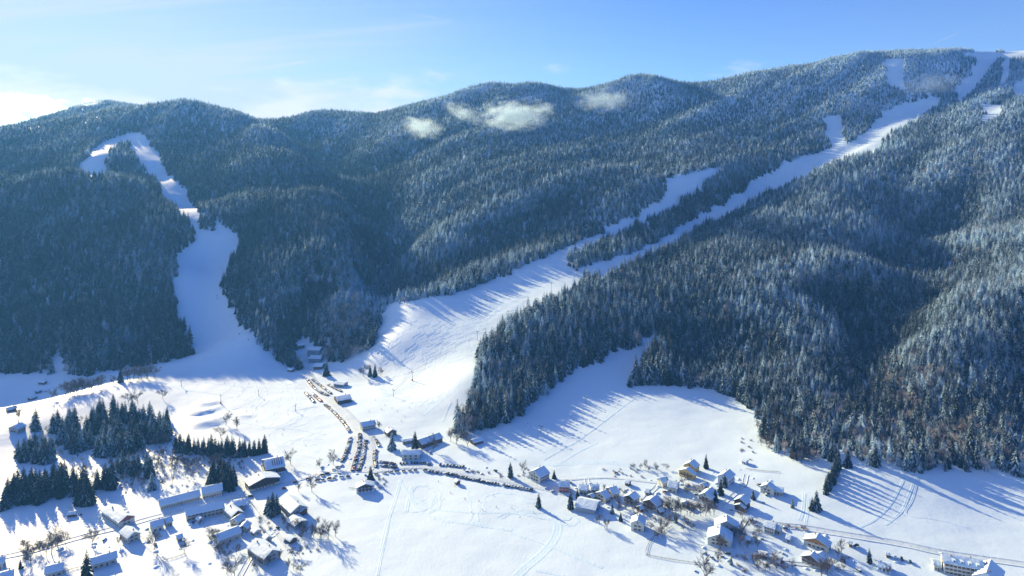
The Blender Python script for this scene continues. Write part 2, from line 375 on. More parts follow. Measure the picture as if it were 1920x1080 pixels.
# ------------------------------------------------------------------ conifers
def needle_material(name, frost, use_attr=False):
    m = bpy.data.materials.new(name); m.use_nodes = True
    nt = m.node_tree; N = nt.nodes; L = nt.links; b = N['Principled BSDF']
    b.inputs['Roughness'].default_value = 0.75; b.inputs['Specular IOR Level'].default_value = 0.2
    geo = N.new('ShaderNodeNewGeometry'); tc = N.new('ShaderNodeTexCoord'); oi = N.new('ShaderNodeObjectInfo')
    def math_(op, a, b_=None):
        n = N.new('ShaderNodeMath'); n.operation = op
        for i, v in enumerate((a, b_)):
            if v is None: continue
            if isinstance(v, (int, float)): n.inputs[i].default_value = v
            else: L.new(v, n.inputs[i])
        return n.outputs[0]
    no = N.new('ShaderNodeTexNoise'); no.inputs['Scale'].default_value = 0.55; no.inputs['Detail'].default_value = 3; no.inputs['Roughness'].default_value = 0.6
    ad = N.new('ShaderNodeVectorMath'); ad.operation = 'ADD'; L.new(tc.outputs['Object'], ad.inputs[0])
    sc = N.new('ShaderNodeVectorMath'); sc.operation = 'SCALE'; sc.inputs[0].default_value = (37, 91, 53); L.new(oi.outputs['Random'], sc.inputs['Scale'])
    L.new(sc.outputs[0], ad.inputs[1]); L.new(ad.outputs[0], no.inputs['Vector'])
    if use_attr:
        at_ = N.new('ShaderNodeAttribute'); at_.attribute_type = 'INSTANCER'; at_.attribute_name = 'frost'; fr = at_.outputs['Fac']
    else:
        v = N.new('ShaderNodeValue'); v.outputs[0].default_value = frost; fr = v.outputs[0]
    va = N.new('ShaderNodeAttribute'); va.attribute_type = 'GEOMETRY'; va.attribute_name = 'snow'
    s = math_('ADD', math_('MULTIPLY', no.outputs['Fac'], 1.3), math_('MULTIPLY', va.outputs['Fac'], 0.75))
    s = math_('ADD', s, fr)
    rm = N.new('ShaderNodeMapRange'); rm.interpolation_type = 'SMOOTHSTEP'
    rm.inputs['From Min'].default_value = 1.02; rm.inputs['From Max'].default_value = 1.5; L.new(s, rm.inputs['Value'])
    gcol = N.new('ShaderNodeMix'); gcol.data_type = 'RGBA'
    gcol.inputs['A'].default_value = (0.010, 0.030, 0.034, 1); gcol.inputs['B'].default_value = (0.026, 0.052, 0.046, 1)
    L.new(oi.outputs['Random'], gcol.inputs['Factor'])
    mx = N.new('ShaderNodeMix'); mx.data_type = 'RGBA'; L.new(rm.outputs[0], mx.inputs['Factor'])
    L.new(gcol.outputs['Result'], mx.inputs['A']); mx.inputs['B'].default_value = (0.55, 0.75, 0.92, 1)
    L.new(mx.outputs['Result'], b.inputs['Base Color'])
    tr = N.new('ShaderNodeBsdfTranslucent'); L.new(mx.outputs['Result'], tr.inputs['Color'])      # thin frosted boughs let light through
    ms = N.new('ShaderNodeMixShader'); ms.inputs[0].default_value = 0.6; L.new(b.outputs[0], ms.inputs[1]); L.new(tr.outputs[0], ms.inputs[2])
    L.new(ms.outputs[0], N['Material Output'].inputs['Surface'])
    return m
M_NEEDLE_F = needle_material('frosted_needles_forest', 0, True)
M_NEEDLE = needle_material('dark_needles', 0.02)
M_NEEDLE_S = needle_material('snowy_needles', 0.24)
M_BARK = mat_plain('bark', (0.075, 0.055, 0.042), 0.9, 0.1, 0.3, 2.0)
def conifer_crown(seed, slim=1.0, whorls=15, per=8):
    """unit-height spruce crown: whorls of drooping, folded boughs"""
    r = random.Random(seed); V, Fc, S = [], [], []
    for w in range(whorls):
        t = (w+0.3*r.random())/whorls
        z = 0.07+0.93*t
        L_ = (0.215*(1-t)**0.75+0.012)*slim*(0.85+0.3*r.random())
        k = max(4, int(per*(1-0.45*t))); a0 = r.random()*6.28
        for i in range(k):
            a = a0+6.283*i/k+r.uniform(-0.25, 0.25); l = L_*r.uniform(0.72, 1.18)
            droop = (0.30+0.40*(1-t))*l*r.uniform(0.7, 1.25); wd = l*r.uniform(0.36, 0.52)
            ca, sa = math.cos(a), math.sin(a)
            def pt(rad, side, dz): return (ca*rad-sa*side, sa*rad+ca*side, z+dz)
            n = len(V)
            V += [pt(0, 0, 0.018), pt(l*0.55, wd*0.62, -droop*0.75), pt(l*0.6, 0, -droop*0.28), pt(l*0.55, -wd*0.62, -droop*0.75),
                  pt(l, 0, -droop), pt(l*0.86, wd*0.34, -droop*1.25), pt(l*0.86, -wd*0.34, -droop*1.25)]
            q = r.uniform(0.0, 1.0); S += [0, 0.1*q, 0.9*q+.1, 0.1*q, 0.7*q+.3, .3*q, .3*q]
            Fc += [(n, n+1, n+2), (n, n+2, n+3), (n+2, n+1, n+5, n+4), (n+2, n+4, n+6, n+3)]
    n = len(V); V += [(0.008, 0, 0.93), (-0.004, 0.007, 0.93), (-0.004, -0.007, 0.93), (0, 0, 1.02)]
    Fc += [(n, n+1, n+3), (n+1, n+2, n+3), (n+2, n, n+3)]; S += [.2, .2, .2, .5]
    return V, Fc, S
def trunk_geo(rad=0.014, top=0.9, k=6):
    V, Fc = [], []
    for j, (z, rr) in enumerate(((-0.06, rad*1.35), (0.06, rad), (0.5, rad*0.62), (top, rad*0.12))):
        V += [(math.cos(6.283*i/k)*rr, math.sin(6.283*i/k)*rr, z) for i in range(k)]
    for j in range(3):
        for i in range(k): Fc.append((j*k+i, j*k+(i+1) % k, (j+1)*k+(i+1) % k, (j+1)*k+i))
    return V, Fc
def join(*parts):
    V, Fc, fm = [], [], []
    for (v, f, mi) in parts:
        n = len(V); V += v; Fc += [tuple(i+n for i in q) for q in f]; fm += [mi]*len(f)
    return V, Fc, fm
def bare_tree_geo(seed, levels=4, spread=0.55):
    """unit-height broadleaf tree in winter: trunk, limbs and twigs as tapering three-sided tubes"""
    r = random.Random(seed); V, Fc, Vt, Ft = [], [], [], []
    def tube(a, b, ra, rb, tgtV, tgtF):
        d = (b-a); 
        if d.length < 1e-6: return
        q = d.to_track_quat('Z', 'Y'); n = len(tgtV)
        for p, rr in ((a, ra), (b, rb)):
            for i in range(3):
                o = q @ Vector((math.cos(2.094*i)*rr, math.sin(2.094*i)*rr, 0)); tgtV.append(tuple(p+o))
        for i in range(3): tgtF.append((n+i, n+(i+1) % 3, n+3+(i+1) % 3, n+3+i))
    def grow(p, d, length, rad, lev):
        segs = 2; q = p
        for s in range(segs):
            d = (d+Vector((r.uniform(-.12, .12), r.uniform(-.12, .12), r.uniform(0.0, .10)))).normalized()
            e = q+d*length/segs
            tube(q, e, rad*(1-0.25*s), rad*(1-0.25*(s+1)), V if lev < 2 else Vt, Fc if lev < 2 else Ft)
            q = e
            if lev < levels:
                for c in range((3, 2, 3, 3)[lev]):
                    ang = r.uniform(0.45, 0.95)*spread*1.5; az = r.random()*6.283
                    side = d.orthogonal().normalized(); side.rotate(Matrix.Rotation(az, 3, d))
                    nd = (d*math.cos(ang)+side*math.sin(ang)).normalized()
                    grow(q, nd, length*r.uniform(0.52, 0.78), rad*0.62, lev+1)
    grow(Vector((0, 0, -0.03)), Vector((0, 0, 1)), 0.42, 0.020, 0)
    zt = max(v[2] for v in (Vt or V))
    sc = 1.0/zt
    return [tuple(c*sc for c in v) for v in V], Fc, [tuple(c*sc for c in v) for v in Vt], Ft
def twig_material(name, frost):
    m = bpy.data.materials.new(name); m.use_nodes = True
    nt = m.node_tree; N = nt.nodes; L = nt.links; b = N['Principled BSDF']; b.inputs['Roughness'].default_value = 0.85; b.inputs['Specular IOR Level'].default_value = 0.1
    oi = N.new('ShaderNodeObjectInfo'); tc = N.new('ShaderNodeTexCoord'); no = N.new('ShaderNodeTexNoise'); no.inputs['Scale'].default_value = 1.5
    L.new(tc.outputs['Object'], no.inputs['Vector'])
    g = N.new('ShaderNodeMix'); g.data_type = 'RGBA'; g.inputs['A'].default_value = (0.16, 0.15, 0.155, 1); g.inputs['B'].default_value = (0.115, 0.11, 0.115, 1); L.new(oi.outputs['Random'], g.inputs['Factor'])
    rm = N.new('ShaderNodeMapRange'); rm.inputs['From Min'].default_value = 0.62-frost; rm.inputs['From Max'].default_value = 0.92-frost; L.new(no.outputs['Fac'], rm.inputs['Value'])
    mx = N.new('ShaderNodeMix'); mx.data_type = 'RGBA'; L.new(rm.outputs[0], mx.inputs['Factor']); L.new(g.outputs['Result'], mx.inputs['A']); mx.inputs['B'].default_value = (0.72, 0.72, 0.73, 1)
    L.new(mx.outputs['Result'], b.inputs['Base Color']); return m
M_TWIG = twig_material('bare_twigs', 0.02); M_TWIG_F = twig_material('frosted_twigs', 0.30)

PROTO = bpy.data.collections.new('forest_shapes')      # never linked to the scene: only instanced
def add_snow(me, S):
    a = me.attributes.new('snow', 'FLOAT', 'POINT'); a.data.foreach_set('value', np.array(list(S)+[0]*(len(me.vertices)-len(S)), np.float32))
def proto(name, V, Fc, fm, mats, S=()):
    me = mesh_from(name, V, Fc, mats, fm); add_snow(me, S)
    o = bpy.data.objects.new(name, me); PROTO.objects.link(o); return o
NCON = 6
for i in range(NCON):
    cv, cf, cs = conifer_crown(100+i, [1.0, 0.84, 1.22, 0.92, 1.32, 0.78][i], [15, 17, 12, 15, 11, 16][i]); tv, tf = trunk_geo()
    proto('a_spruce_%d' % i, *join((cv, cf, 0), (tv, tf, 1)), [M_NEEDLE_F, M_BARK], cs)
for i in range(3):
    v1, f1, v2, f2 = bare_tree_geo(200+i, 4); proto('b_bare_%d' % i, *join((v1, f1, 0), (v2, f2, 1)), [M_BARK, M_TWIG_F if i else M_TWIG])
def scatter_group():
    ng = bpy.data.node_groups.new('forest_scatter', 'GeometryNodeTree')
    ng.interface.new_socket('Geometry', in_out='INPUT', socket_type='NodeSocketGeometry'); ng.interface.new_socket('Geometry', in_out='OUTPUT', socket_type='NodeSocketGeometry')
    N = ng.nodes; L = ng.links
    gi = N.new('NodeGroupInput'); go = N.new('NodeGroupOutput'); iop = N.new('GeometryNodeInstanceOnPoints'); ci = N.new('GeometryNodeCollectionInfo')
    ci.inputs['Collection'].default_value = PROTO; ci.inputs['Separate Children'].default_value = True; ci.inputs['Reset Children'].default_value = True
    iop.inputs['Pick Instance'].default_value = True
    def attr(name, t):
        a = N.new('GeometryNodeInputNamedAttribute'); a.data_type = t; a.inputs['Name'].default_value = name; return a.outputs['Attribute']
    L.new(gi.outputs[0], iop.inputs['Points']); L.new(ci.outputs[0], iop.inputs['Instance'])
    L.new(attr('kind_index', 'INT'), iop.inputs['Instance Index']); L.new(attr('turn', 'FLOAT_VECTOR'), iop.inputs['Rotation']); L.new(attr('size', 'FLOAT_VECTOR'), iop.inputs['Scale'])
    L.new(iop.outputs[0], go.inputs[0]); return ng
SCATTER = scatter_group()
def scatter_object(name, x, y, z, kind, size, frost, label, category):
    n = len(x); me = bpy.data.meshes.new(name); me.vertices.add(n)
    me.vertices.foreach_set('co', np.stack([x, y, z], -1).astype(np.float32).ravel())
    a = me.attributes.new('kind_index', 'INT', 'POINT'); a.data.foreach_set('value', kind.astype(np.int32))
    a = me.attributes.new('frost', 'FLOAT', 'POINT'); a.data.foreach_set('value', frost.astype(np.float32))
    turn = np.stack([nrng.normal(0, 0.03, n), nrng.normal(0, 0.03, n), nrng.uniform(0, 6.283, n)], -1)
    a = me.attributes.new('turn', 'FLOAT_VECTOR', 'POINT'); a.data.foreach_set('vector', turn.astype(np.float32).ravel())
    wd = size*nrng.uniform(0.78, 1.28, n)
    a = me.attributes.new('size', 'FLOAT_VECTOR', 'POINT'); a.data.foreach_set('vector', np.stack([wd, wd, size], -1).astype(np.float32).ravel())
    o = link(name, me); md = o.modifiers.new('scatter', 'NODES'); md.node_group = SCATTER
    tag(o, label, category, kind='stuff'); return o
def grow_forest():
    xs, ys = [], []
    for d0, d1, st in ((640, 1150, 6.4), (1150, 1500, 6.9), (1500, 2000, 7.6), (2000, 3000, 8.4)):
        gx = np.arange(-d1*0.95-60, d1*0.86+40, st); gy = np.arange(d0, d1, st)
        X, Y = np.meshgrid(gx, gy); X = X+nrng.uniform(-.48, .48, X.shape)*st; Y = Y+nrng.uniform(-.48, .48, Y.shape)*st
        xs.append(X.ravel()); ys.append(Y.ravel())
    gx = np.arange(-1900, 2300, 6.5); gy = np.arange(700, 2300, 6.5); X, Y = np.meshgrid(gx, gy)          # steep ground carries more trees per plan area
    X = (X+nrng.uniform(-3, 3, X.shape)).ravel(); Y = (Y+nrng.uniform(-3, 3, Y.shape)).ravel()
    sl = np.hypot(height(X+8, Y)-height(X-8, Y), height(X, Y+8)-height(X, Y-8))/16; k = nrng.random(len(X)) < np.clip(1.5*(sl-0.42), 0, 1)
    xs.append(X[k]); ys.append(Y[k])
    x, y = np.concatenate(xs), np.concatenate(ys)
    px = CX+F*x/y; k = (px > -260) & (px < 2010); x, y = x[k], y[k]
    # valley sides only
    k = ~is_clear(x+16*fbm(x/35, y/35, 91, 2), y+16*fbm(x/35, y/35, 92, 2)); x, y = x[k], y[k]       # ragged edges
    z = height(x, y)
    # drop what stands wholly behind a ridge
    vis = np.ones(len(x), bool); top = z+45
    for s in np.linspace(0.25, 0.985, 44):
        vis &= height(x*s, y*s) < CAMZ+(top-CAMZ)*s
    x, y, z = x[vis], y[vis], z[vis]
    px = CX+F*x/y; py = HY+F*(CAMZ-z)/y
    n = len(x)
    size = np.where(nrng.random(n) < 0.28, nrng.uniform(9, 16, n), np.clip(nrng.normal(22, 3.8, n), 13, 32))*(0.92+0.25*fbm(x/70, y/70, 3, 2))
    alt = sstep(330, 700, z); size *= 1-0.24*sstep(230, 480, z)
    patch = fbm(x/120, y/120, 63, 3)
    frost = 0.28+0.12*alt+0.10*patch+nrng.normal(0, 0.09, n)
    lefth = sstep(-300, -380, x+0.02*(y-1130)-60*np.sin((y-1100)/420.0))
    frost += 0.22*np.exp(-((px-700)/70)**2)*sstep(640, 560, py)*sstep(250, 330, py)*(1-lefth)-0.12*lefth*sstep(400, 260, z)  # paler frosted gorge side; left hill frost cut to paint in its shade
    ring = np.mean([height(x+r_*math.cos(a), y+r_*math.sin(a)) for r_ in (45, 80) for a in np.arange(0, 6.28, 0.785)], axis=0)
    frost += 0.12*np.clip((z-ring)/5.0, -1, 1)           # hoar frost on exposed spurs, less in gullies; also paints relief shading into crowns
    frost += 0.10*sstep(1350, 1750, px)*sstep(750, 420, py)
    size *= 1+0.28*((px > 850) & (px < 1260) & (py > 590) & (py < 830))
    kind = nrng.integers(0, NCON, n)
    # bare broadleaf trees: fringe of the gorge mouth and the low right-hand edge, scattered elsewhere
    pb = 0.04+0.08*(patch > 0.22)
    pb = pb+0.75*np.exp(-((px-650)/45)**2-((py-640)/45)**2)+0.30*np.exp(-((px-665)/60)**2-((py-560)/90)**2)
    low = sstep(760, 850, py+40*fbm(x/40, y/40, 9, 2))
    pb = pb+0.26*low*(px > 1380)+0.20*np.exp(-((px-1700)/120)**2-((py-720)/50)**2)
    pb = pb+0.75*np.exp(-((px-872)/16)**2)*(py > 680)+0.5*np.exp(-((px-905)/30)**2-((py-640)/30)**2)
    bare = nrng.random(n) < pb
    kind = np.where(bare, NCON+nrng.integers(0, 3, n), kind); size = np.where(bare, size*0.72, size)
    thin = (px > 1400) & (py > 800) & (nrng.random(n) < 0.25)
    keep = ~thin
    x, y, z, kind, size, frost, px, py = [a[keep] for a in (x, y, z, kind, size, frost, px, py)]
    return x, y, z, kind, size, frost, px, py
FX, FY, FZ, FK, FS, FFR, FPX, FPY = grow_forest()
print('forest trees', len(FX))
left = FX < -330+0.0*FY
left = (FX+0.02*(FY-1130) < -340+60*np.sin((FY-1100)/420.0)) 
FOREST_INDIV = np.zeros(len(FX), bool)

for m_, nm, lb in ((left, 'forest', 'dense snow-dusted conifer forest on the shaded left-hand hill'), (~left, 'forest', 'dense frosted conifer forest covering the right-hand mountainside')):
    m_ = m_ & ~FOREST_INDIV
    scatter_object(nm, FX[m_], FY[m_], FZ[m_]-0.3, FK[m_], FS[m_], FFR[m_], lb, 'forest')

def undergrowth():
    X, Y = [], []
    for poly, n in (([(55,806),(170,782),(240,768),(330,812),(360,850),(300,900),(200,930),(110,860)], 230), ([(320,850),(480,862),(440,900),(330,900)], 90)):
        w = poly_world(poly, 30); x = nrng.uniform(w[:, 0].min(), w[:, 0].max(), n*4); y = nrng.uniform(w[:, 1].min(), w[:, 1].max(), n*4); k = inside(w, x, y); X.append(x[k][:n]); Y.append(y[k][:n])
    x, y = np.concatenate(X), np.concatenate(Y); n = len(x)
    scatter_object('undergrowth', x, y, height(x, y)-0.2, NCON+nrng.integers(0, 3, n), nrng.uniform(2.5, 7.5, n), np.zeros(n), 'frosted saplings and scrub between the spruces of the knoll', 'undergrowth')
undergrowth()

# ------------------------------------------------------------------ single trees
def tree_meshes():
    out = {'dark': [], 'snowy': [], 'bare': [], 'bushy': []}
    tv, tf = trunk_geo(0.013, 0.9)
    tm = mesh_from('trunk', tv, tf, [M_BARK])
    for i in range(5):
        cv, cf, cs = conifer_crown(300+i, [1.0, 0.84, 1.15, 0.92, 1.05][i], 19, 9)
        for key, m in (('dark', M_NEEDLE), ('snowy', M_NEEDLE_S)):
            me = mesh_from('crown', cv, cf, [m]); add_snow(me, cs); out[key].append((tm, me))
    for i in range(5):
        v1, f1, v2, f2 = bare_tree_geo(400+i, 4, [0.5, 0.62, 0.55, 0.45, 0.6][i])
        out['bare'].append((mesh_from('trunk', v1, f1, [M_BARK]), mesh_from('crown', v2, f2, [M_TWIG])))
    return out
TM = tree_meshes()
TREES = []
def plant(kind, p, h, label, group=None, wide=1.0, name=None):
    t, c = rnd.choice(TM[kind])
    root = link(name or ('bare_tree' if kind == 'bare' else 'spruce_tree'), None, None, (p.x, p.y, p.z-0.15), rnd.uniform(0, 6.28), (h*wide, h*wide, h))
    root.empty_display_size = 0.2
    link('trunk', t, root); link('crown', c, root)
    tag(root, label, 'tree', group); TREES.append(root); return root
def where_in(x, y, x0, x1, y0, y1):
    fx = (x-x0)/(x1-x0); fy = (y-y0)/(y1-y0)
    return ('far left', 'left', 'middle', 'right', 'far right')[min(4, int(fx*5))]+' '+('front' if fy < 0.4 else 'back' if fy > 0.6 else 'centre')
def hpx(p, n): return n*p.y/F                 # n picture pixels at that distance, in metres
def tree_px(kind, px, py, hp, label, group=None, wide=1.0):
    p = at(px, py); return plant(kind, p, hpx(p, hp), label, group, wide)
def fill(kind, poly, n, h0, h1, label, group, mind=3.6, wide=1.0):
    w = poly_world(poly, 30); x0, y0 = w.min(0); x1, y1 = w.max(0); done = []; tries = 0
    while len(done) < n and tries < 6000:
        tries += 1
        x, y = rnd.uniform(x0, x1), rnd.uniform(y0, y1)
        if not inside(w, np.array([x]), np.array([y]))[0]: continue
        if any((x-a)**2+(y-b)**2 < mind**2 for a, b in done): continue
        done.append((x, y)); h = rnd.uniform(h0, h1); fx = (x-x0)/(x1-x0); fy = (y-y0)/(y1-y0)
        where = ('left' if fx < 0.33 else 'right' if fx > 0.67 else 'middle')+' '+('front' if fy < 0.5 else 'back')
        plant(kind, Vector((x, y, hz(x, y))), h, ('tall ' if h > (h0+h1)/2 else 'short ')+label+', '+where+' part', group, wide*rnd.uniform(0.9, 1.15))
def line_trees(kind, pts, n, h0, h1, label, group, wide=1.0, jit=2.0):
    for k in range(n):
        t = k/(n-1)*(len(pts)-1); i = min(int(t), len(pts)-2); f = t-i
        p = at(pts[i][0]+(pts[i+1][0]-pts[i][0])*f+rnd.uniform(-jit, jit), pts[i][1]+(pts[i+1][1]-pts[i][1])*f+rnd.uniform(-jit, jit)*0.4)
        plant(kind, p, rnd.uniform(h0, h1), label+', '+('leftmost' if k == 0 else 'rightmost' if k == n-1 else '%d%s from left' % (k+1, {2: 'nd', 3: 'rd', 22: 'nd', 23: 'rd', 21: 'st'}.get(k+1, 'th'))), group, wide)
# the wood on the knoll at left
g = 'spruces of the wood on the knoll'
fill('snowy', [(60,806),(100,792),(170,786),(230,772),(300,796),(328,814),(300,838),(250,852),(200,862),(150,852),(112,842),(98,818)], 92, 18, 27, 'snow-dusted spruce in the dense wood on the knoll at left', g, 3.8, 1.15)
fill('snowy', [(33,846),(62,840),(108,858),(112,872),(60,873),(33,864)], 13, 18, 25, 'spruce in the square clump left of the knoll wood', 'spruces of the square clump', 4.0, 1.15)
fill('dark', [(4,955),(10,930),(70,908),(130,896),(152,908),(182,955),(162,963),(134,934),(80,945)], 38, 19, 26, 'dark spruce in the tall hedge-like belt at the left edge', 'spruces of the belt at the left edge', 3.4, 1.1)
fill('dark', [(176,902),(212,904),(214,921),(180,917)], 5, 19, 25, 'dark spruce in the small group below the knoll wood', 'spruces below the knoll wood', 4.5, 1.15)
fill('snowy', [(216,880),(285,880),(286,894),(218,894)], 9, 16, 23, 'snow-dusted spruce in the row above the long low building', 'spruces above the long low building', 4.0, 1.1)
line_trees('dark', [(330,846),(380,852),(430,858),(482,852)], 24, 16, 25, 'dark spruce in the straight line beside the dark timber hotels', 'spruces in line beside the hotels', 1.05, 4)
fill('dark', [(388,893),(415,893),(442,912),(440,926),(398,914)], 9, 19, 26, 'dark spruce in the group beside the long low building', 'spruces at the end of the long low building', 4.0, 1.15)
for a in [('dark',496,849,36,'single dark spruce at the end of the tree line above the hotel'),('snowy',285,918,34,'single spruce standing apart just above the long low roof'),
          ('dark',313,790,30,'dark spruce at the foot of the snow banks, right of the knoll wood'),('dark',317,816,32,'lone dark spruce on the shaded right edge of the knoll wood'),
          ('dark',226,717,30,'dark spruce on the lit crest between the bare trees'),('snowy',96,700,34,'single spruce in the shaded gap of the left forest edge'),
          ('dark',162,1090,62,'big dark spruce cut by the bottom edge at left'),('dark',38,1066,18,'small dark spruce in the garden at the lower left corner'),
          ('dark',511,965,44,'tall dark spruce left of the white diamond-shaped roof'),('dark',519,962,36,'shorter dark spruce right beside the tall one by the white roof'),('snowy',503,962,34,'slim spruce left of the tall one by the white roof'),
          ('snowy',735,843,34,'spruce behind the car park, left of the two'),('dark',778,843,36,'spruce behind the car park, right of the two'),('dark',695,899,27,'dark round-topped spruce behind the terrace chalet'),
          ('dark',957,895,30,'dark spruce beside the road left of the blue-roofed house'),('snowy',1010,952,28,'spruce standing alone on the open snow below the car row'),('dark',1039,897,17,'small spruce against the blue-roofed house'),
          ('dark',1070,954,34,'dark spruce at the left end of the grey barn'),('dark',1083,934,20,'small dark spruce behind the grey barn'),('dark',1324,878,28,'dark spruce behind the yellow houses'),
          ('dark',1359,914,26,'spruce nearest the white three-storey house'),('dark',1351,927,27,'middle spruce of the three below the white house'),('dark',1341,941,26,'lowest spruce of the three below the white house'),
          ('snowy',1412,936,20,'small snowy spruce right of the dark two-tier chalet'),('snowy',1486,952,20,'small snowy spruce at the right end of the hamlet'),
          ('dark',1531,956,38,'dark spruce at the lower end of the tree row in the right field'),('dark',1523,957,26,'shorter spruce beside it at the foot of the tree row'),('dark',1590,875,34,'single dark spruce below the bare wood on the right'),
          ('dark',1630,1055,28,'spruce near the parked cars on the right'),('snowy',1148,963,20,'snow-laden spruce below the twin blue roofs'),('dark',1164,977,18,'small dark yew-like conifer above the cream house'),
          ('snowy',1266,979,24,'drooping snow-laden conifer in the middle of the hamlet'),('snowy',1371,1059,17,'low snowy conifer below the big twin house'),('dark',612,704,27,'lone spruce beside the lift buildings'),
          ('dark',703,706,26,'dark spruce in the copse at the foot of the piste'),('dark',694,705,21,'shorter dark spruce in the copse at the foot of the piste'),('snowy',1405,765,30,'snowy spruce at the edge of the big field'),
          ('dark',1440,795,32,'dark spruce among the bare trees above the hamlet'),('snowy',1512,820,34,'snowy spruce among the bare trees above the hamlet, right of the dark one')]:
    tree_px(a[0], a[1], a[2], a[3], a[4], None, 1.15)
line_trees('dark', [(1573,872),(1566,892),(1558,908),(1548,926)], 9, 15, 19, 'dark spruce in the slanting row dividing the right field', 'spruces of the slanting row', 1.0, 1.5)
fill('snowy', [(372,408),(402,414),(404,436),(374,430)], 14, 17, 23, 'spruce in the small clump standing on the left piste', 'spruces of the clump on the left piste', 5.0, 1.1)
# bare broadleaf trees
g = 'bare trees along the lit crest'
line_trees('bare', [(122,744),(150,738),(190,728)], 12, 18, 22, 'bare tree in the dense row along the sunlit crest at left', g, 1.0, 3)
line_trees('bare', [(240,714),(262,711),(286,708)], 8, 18, 22, 'bare tree in the rounded clump right of the crest row', 'bare trees at the right end of the crest', 1.15, 3)
for a in [(96,751,26,'round bare tree alone left of the crest row'),(35,790,34,'bare tree beside the farmhouse on the left slope'),(212,722,22,'slim bare tree between the crest row and the clump'),
          (240,758,24,'bare tree on the white slope above the knoll wood'),(258,757,26,'twin-stemmed bare tree above the knoll wood'),(305,748,20,'small bare tree on the meadow above the banks'),
          (424,797,26,'bare tree at the right end of the snow banks'),(444,806,26,'bare spreading tree below the snow banks'),(414,822,24,'bare tree above the spruce line'),
          (545,871,30,'slim bare tree above the hotel car park'),(625,871,30,'bare tree beside the curved row of parked cars'),(600,877,18,'small bare tree at the bend of the hotel road'),(585,922,36,'tall slim bare tree below the small car park'),(560,922,18,'small brown tree at the end of the hotel yard'),
          (97,1040,52,'tall brown larch beside the road at lower left'),(86,1042,34,'bare tree beside the tall brown larch'),(58,1058,34,'thin bare tree left of the larch'),(44,1046,26,'thin bare sapling left of the larch by the road'),(172,1024,36,'round bare tree on a single stem beside the road'),
          (289,1031,44,'large spreading bare tree in the open garden'),(345,1038,30,'pale bare tree right of the large spreading one'),(223,1022,20,'bare fruit tree below the white-roofed house'),
          (404,1014,22,'bare tree at the left gable of the barn'),(396,1022,24,'bare bush left of the barn'),(425,1076,34,'bare tree at the bottom edge below the barn'),(440,1082,36,'second bare tree at the bottom edge below the barn'),
          (615,1011,42,'largest bare tree of the group on the open snow'),(629,1006,30,'bare tree at the right of the group on the open snow'),(603,1012,26,'bare tree at the left of the group on the open snow'),(588,1009,24,'small bare tree beside the group on the open snow'),
          (812,847,34,'bare tree in front of the brown chalet'),(856,832,34,'bare tree at the tip of the forest strip'),(877,838,30,'bare tree beside the shack at the forest tip'),(845,828,28,'leftmost bare tree at the tip of the forest strip'),(710,806,20,'bare tree at the right end of the cream chalet'),(981,888,26,'round bare tree left of the blue-roofed house'),
          (1138,992,24,'bare tree below the grey barn'),(1124,984,26,'brown bare tree at the corner of the grey barn'),(1240,998,34,'bare tree in the lane right of the cream house'),(1250,988,30,'second bare tree in the lane right of the cream house'),(1290,927,22,'brown bare tree below the yellow houses'),
          (1350,1032,30,'bare tree in front of the big twin house'),(1347,1059,30,'slim bare tree below the big twin house'),(1322,1092,58,'large bare tree cut by the bottom edge right of centre'),(1392,975,24,'brown bare tree below the dark chalet'),(1378,1008,24,'bare shrub-like tree right of the big twin house'),
          (1552,1088,52,'large bare tree in front of the brown-gabled house'),(1540,1086,40,'bare tree left of the large one at the bottom edge'),(1578,1036,30,'pale bare tree beside the round hut'),(1571,1046,24,'small bare tree below the round hut'),(1420,1062,26,'bare tree in the hedge near the bottom edge'),(682,706,24,'bare tree at the left of the copse by the piste'),(714,704,18,'bare bush at the right of the copse by the piste')]:
    tree_px('bare', *a[:4])
line_trees('bare', [(1248,962),(1275,966),(1305,968),(1340,966)], 12, 12, 16, 'bare tree in the close row behind the garden in the hamlet', 'bare trees in the garden row', 1.0, 3)
fill('bare', [(1408,790),(1440,775),(1480,800),(1470,850),(1430,845)], 22, 9, 15, 'brown bare tree in the thicket above the hamlet', 'bare trees of the thicket above the hamlet', 3.4, 1.1)
fill('bare', [(1478,850),(1520,842),(1530,868),(1486,870)], 12, 8, 12, 'low bare tree in the copse right of the thicket', 'bare trees of the copse right of the thicket', 3.2, 1.1)
fill('bare', [(200,872),(330,868),(360,900),(240,930),(205,915)], 22, 8, 12, 'thin bare tree in the shaded undergrowth above the long low building', 'bare trees in the shaded undergrowth', 4, 0.9)
fill('bare', [(552,992),(600,985),(604,1012),(560,1015)], 8, 7, 10, 'bare hedge tree below the low white roof', 'bare hedge trees below the low white roof', 3, 0.9)
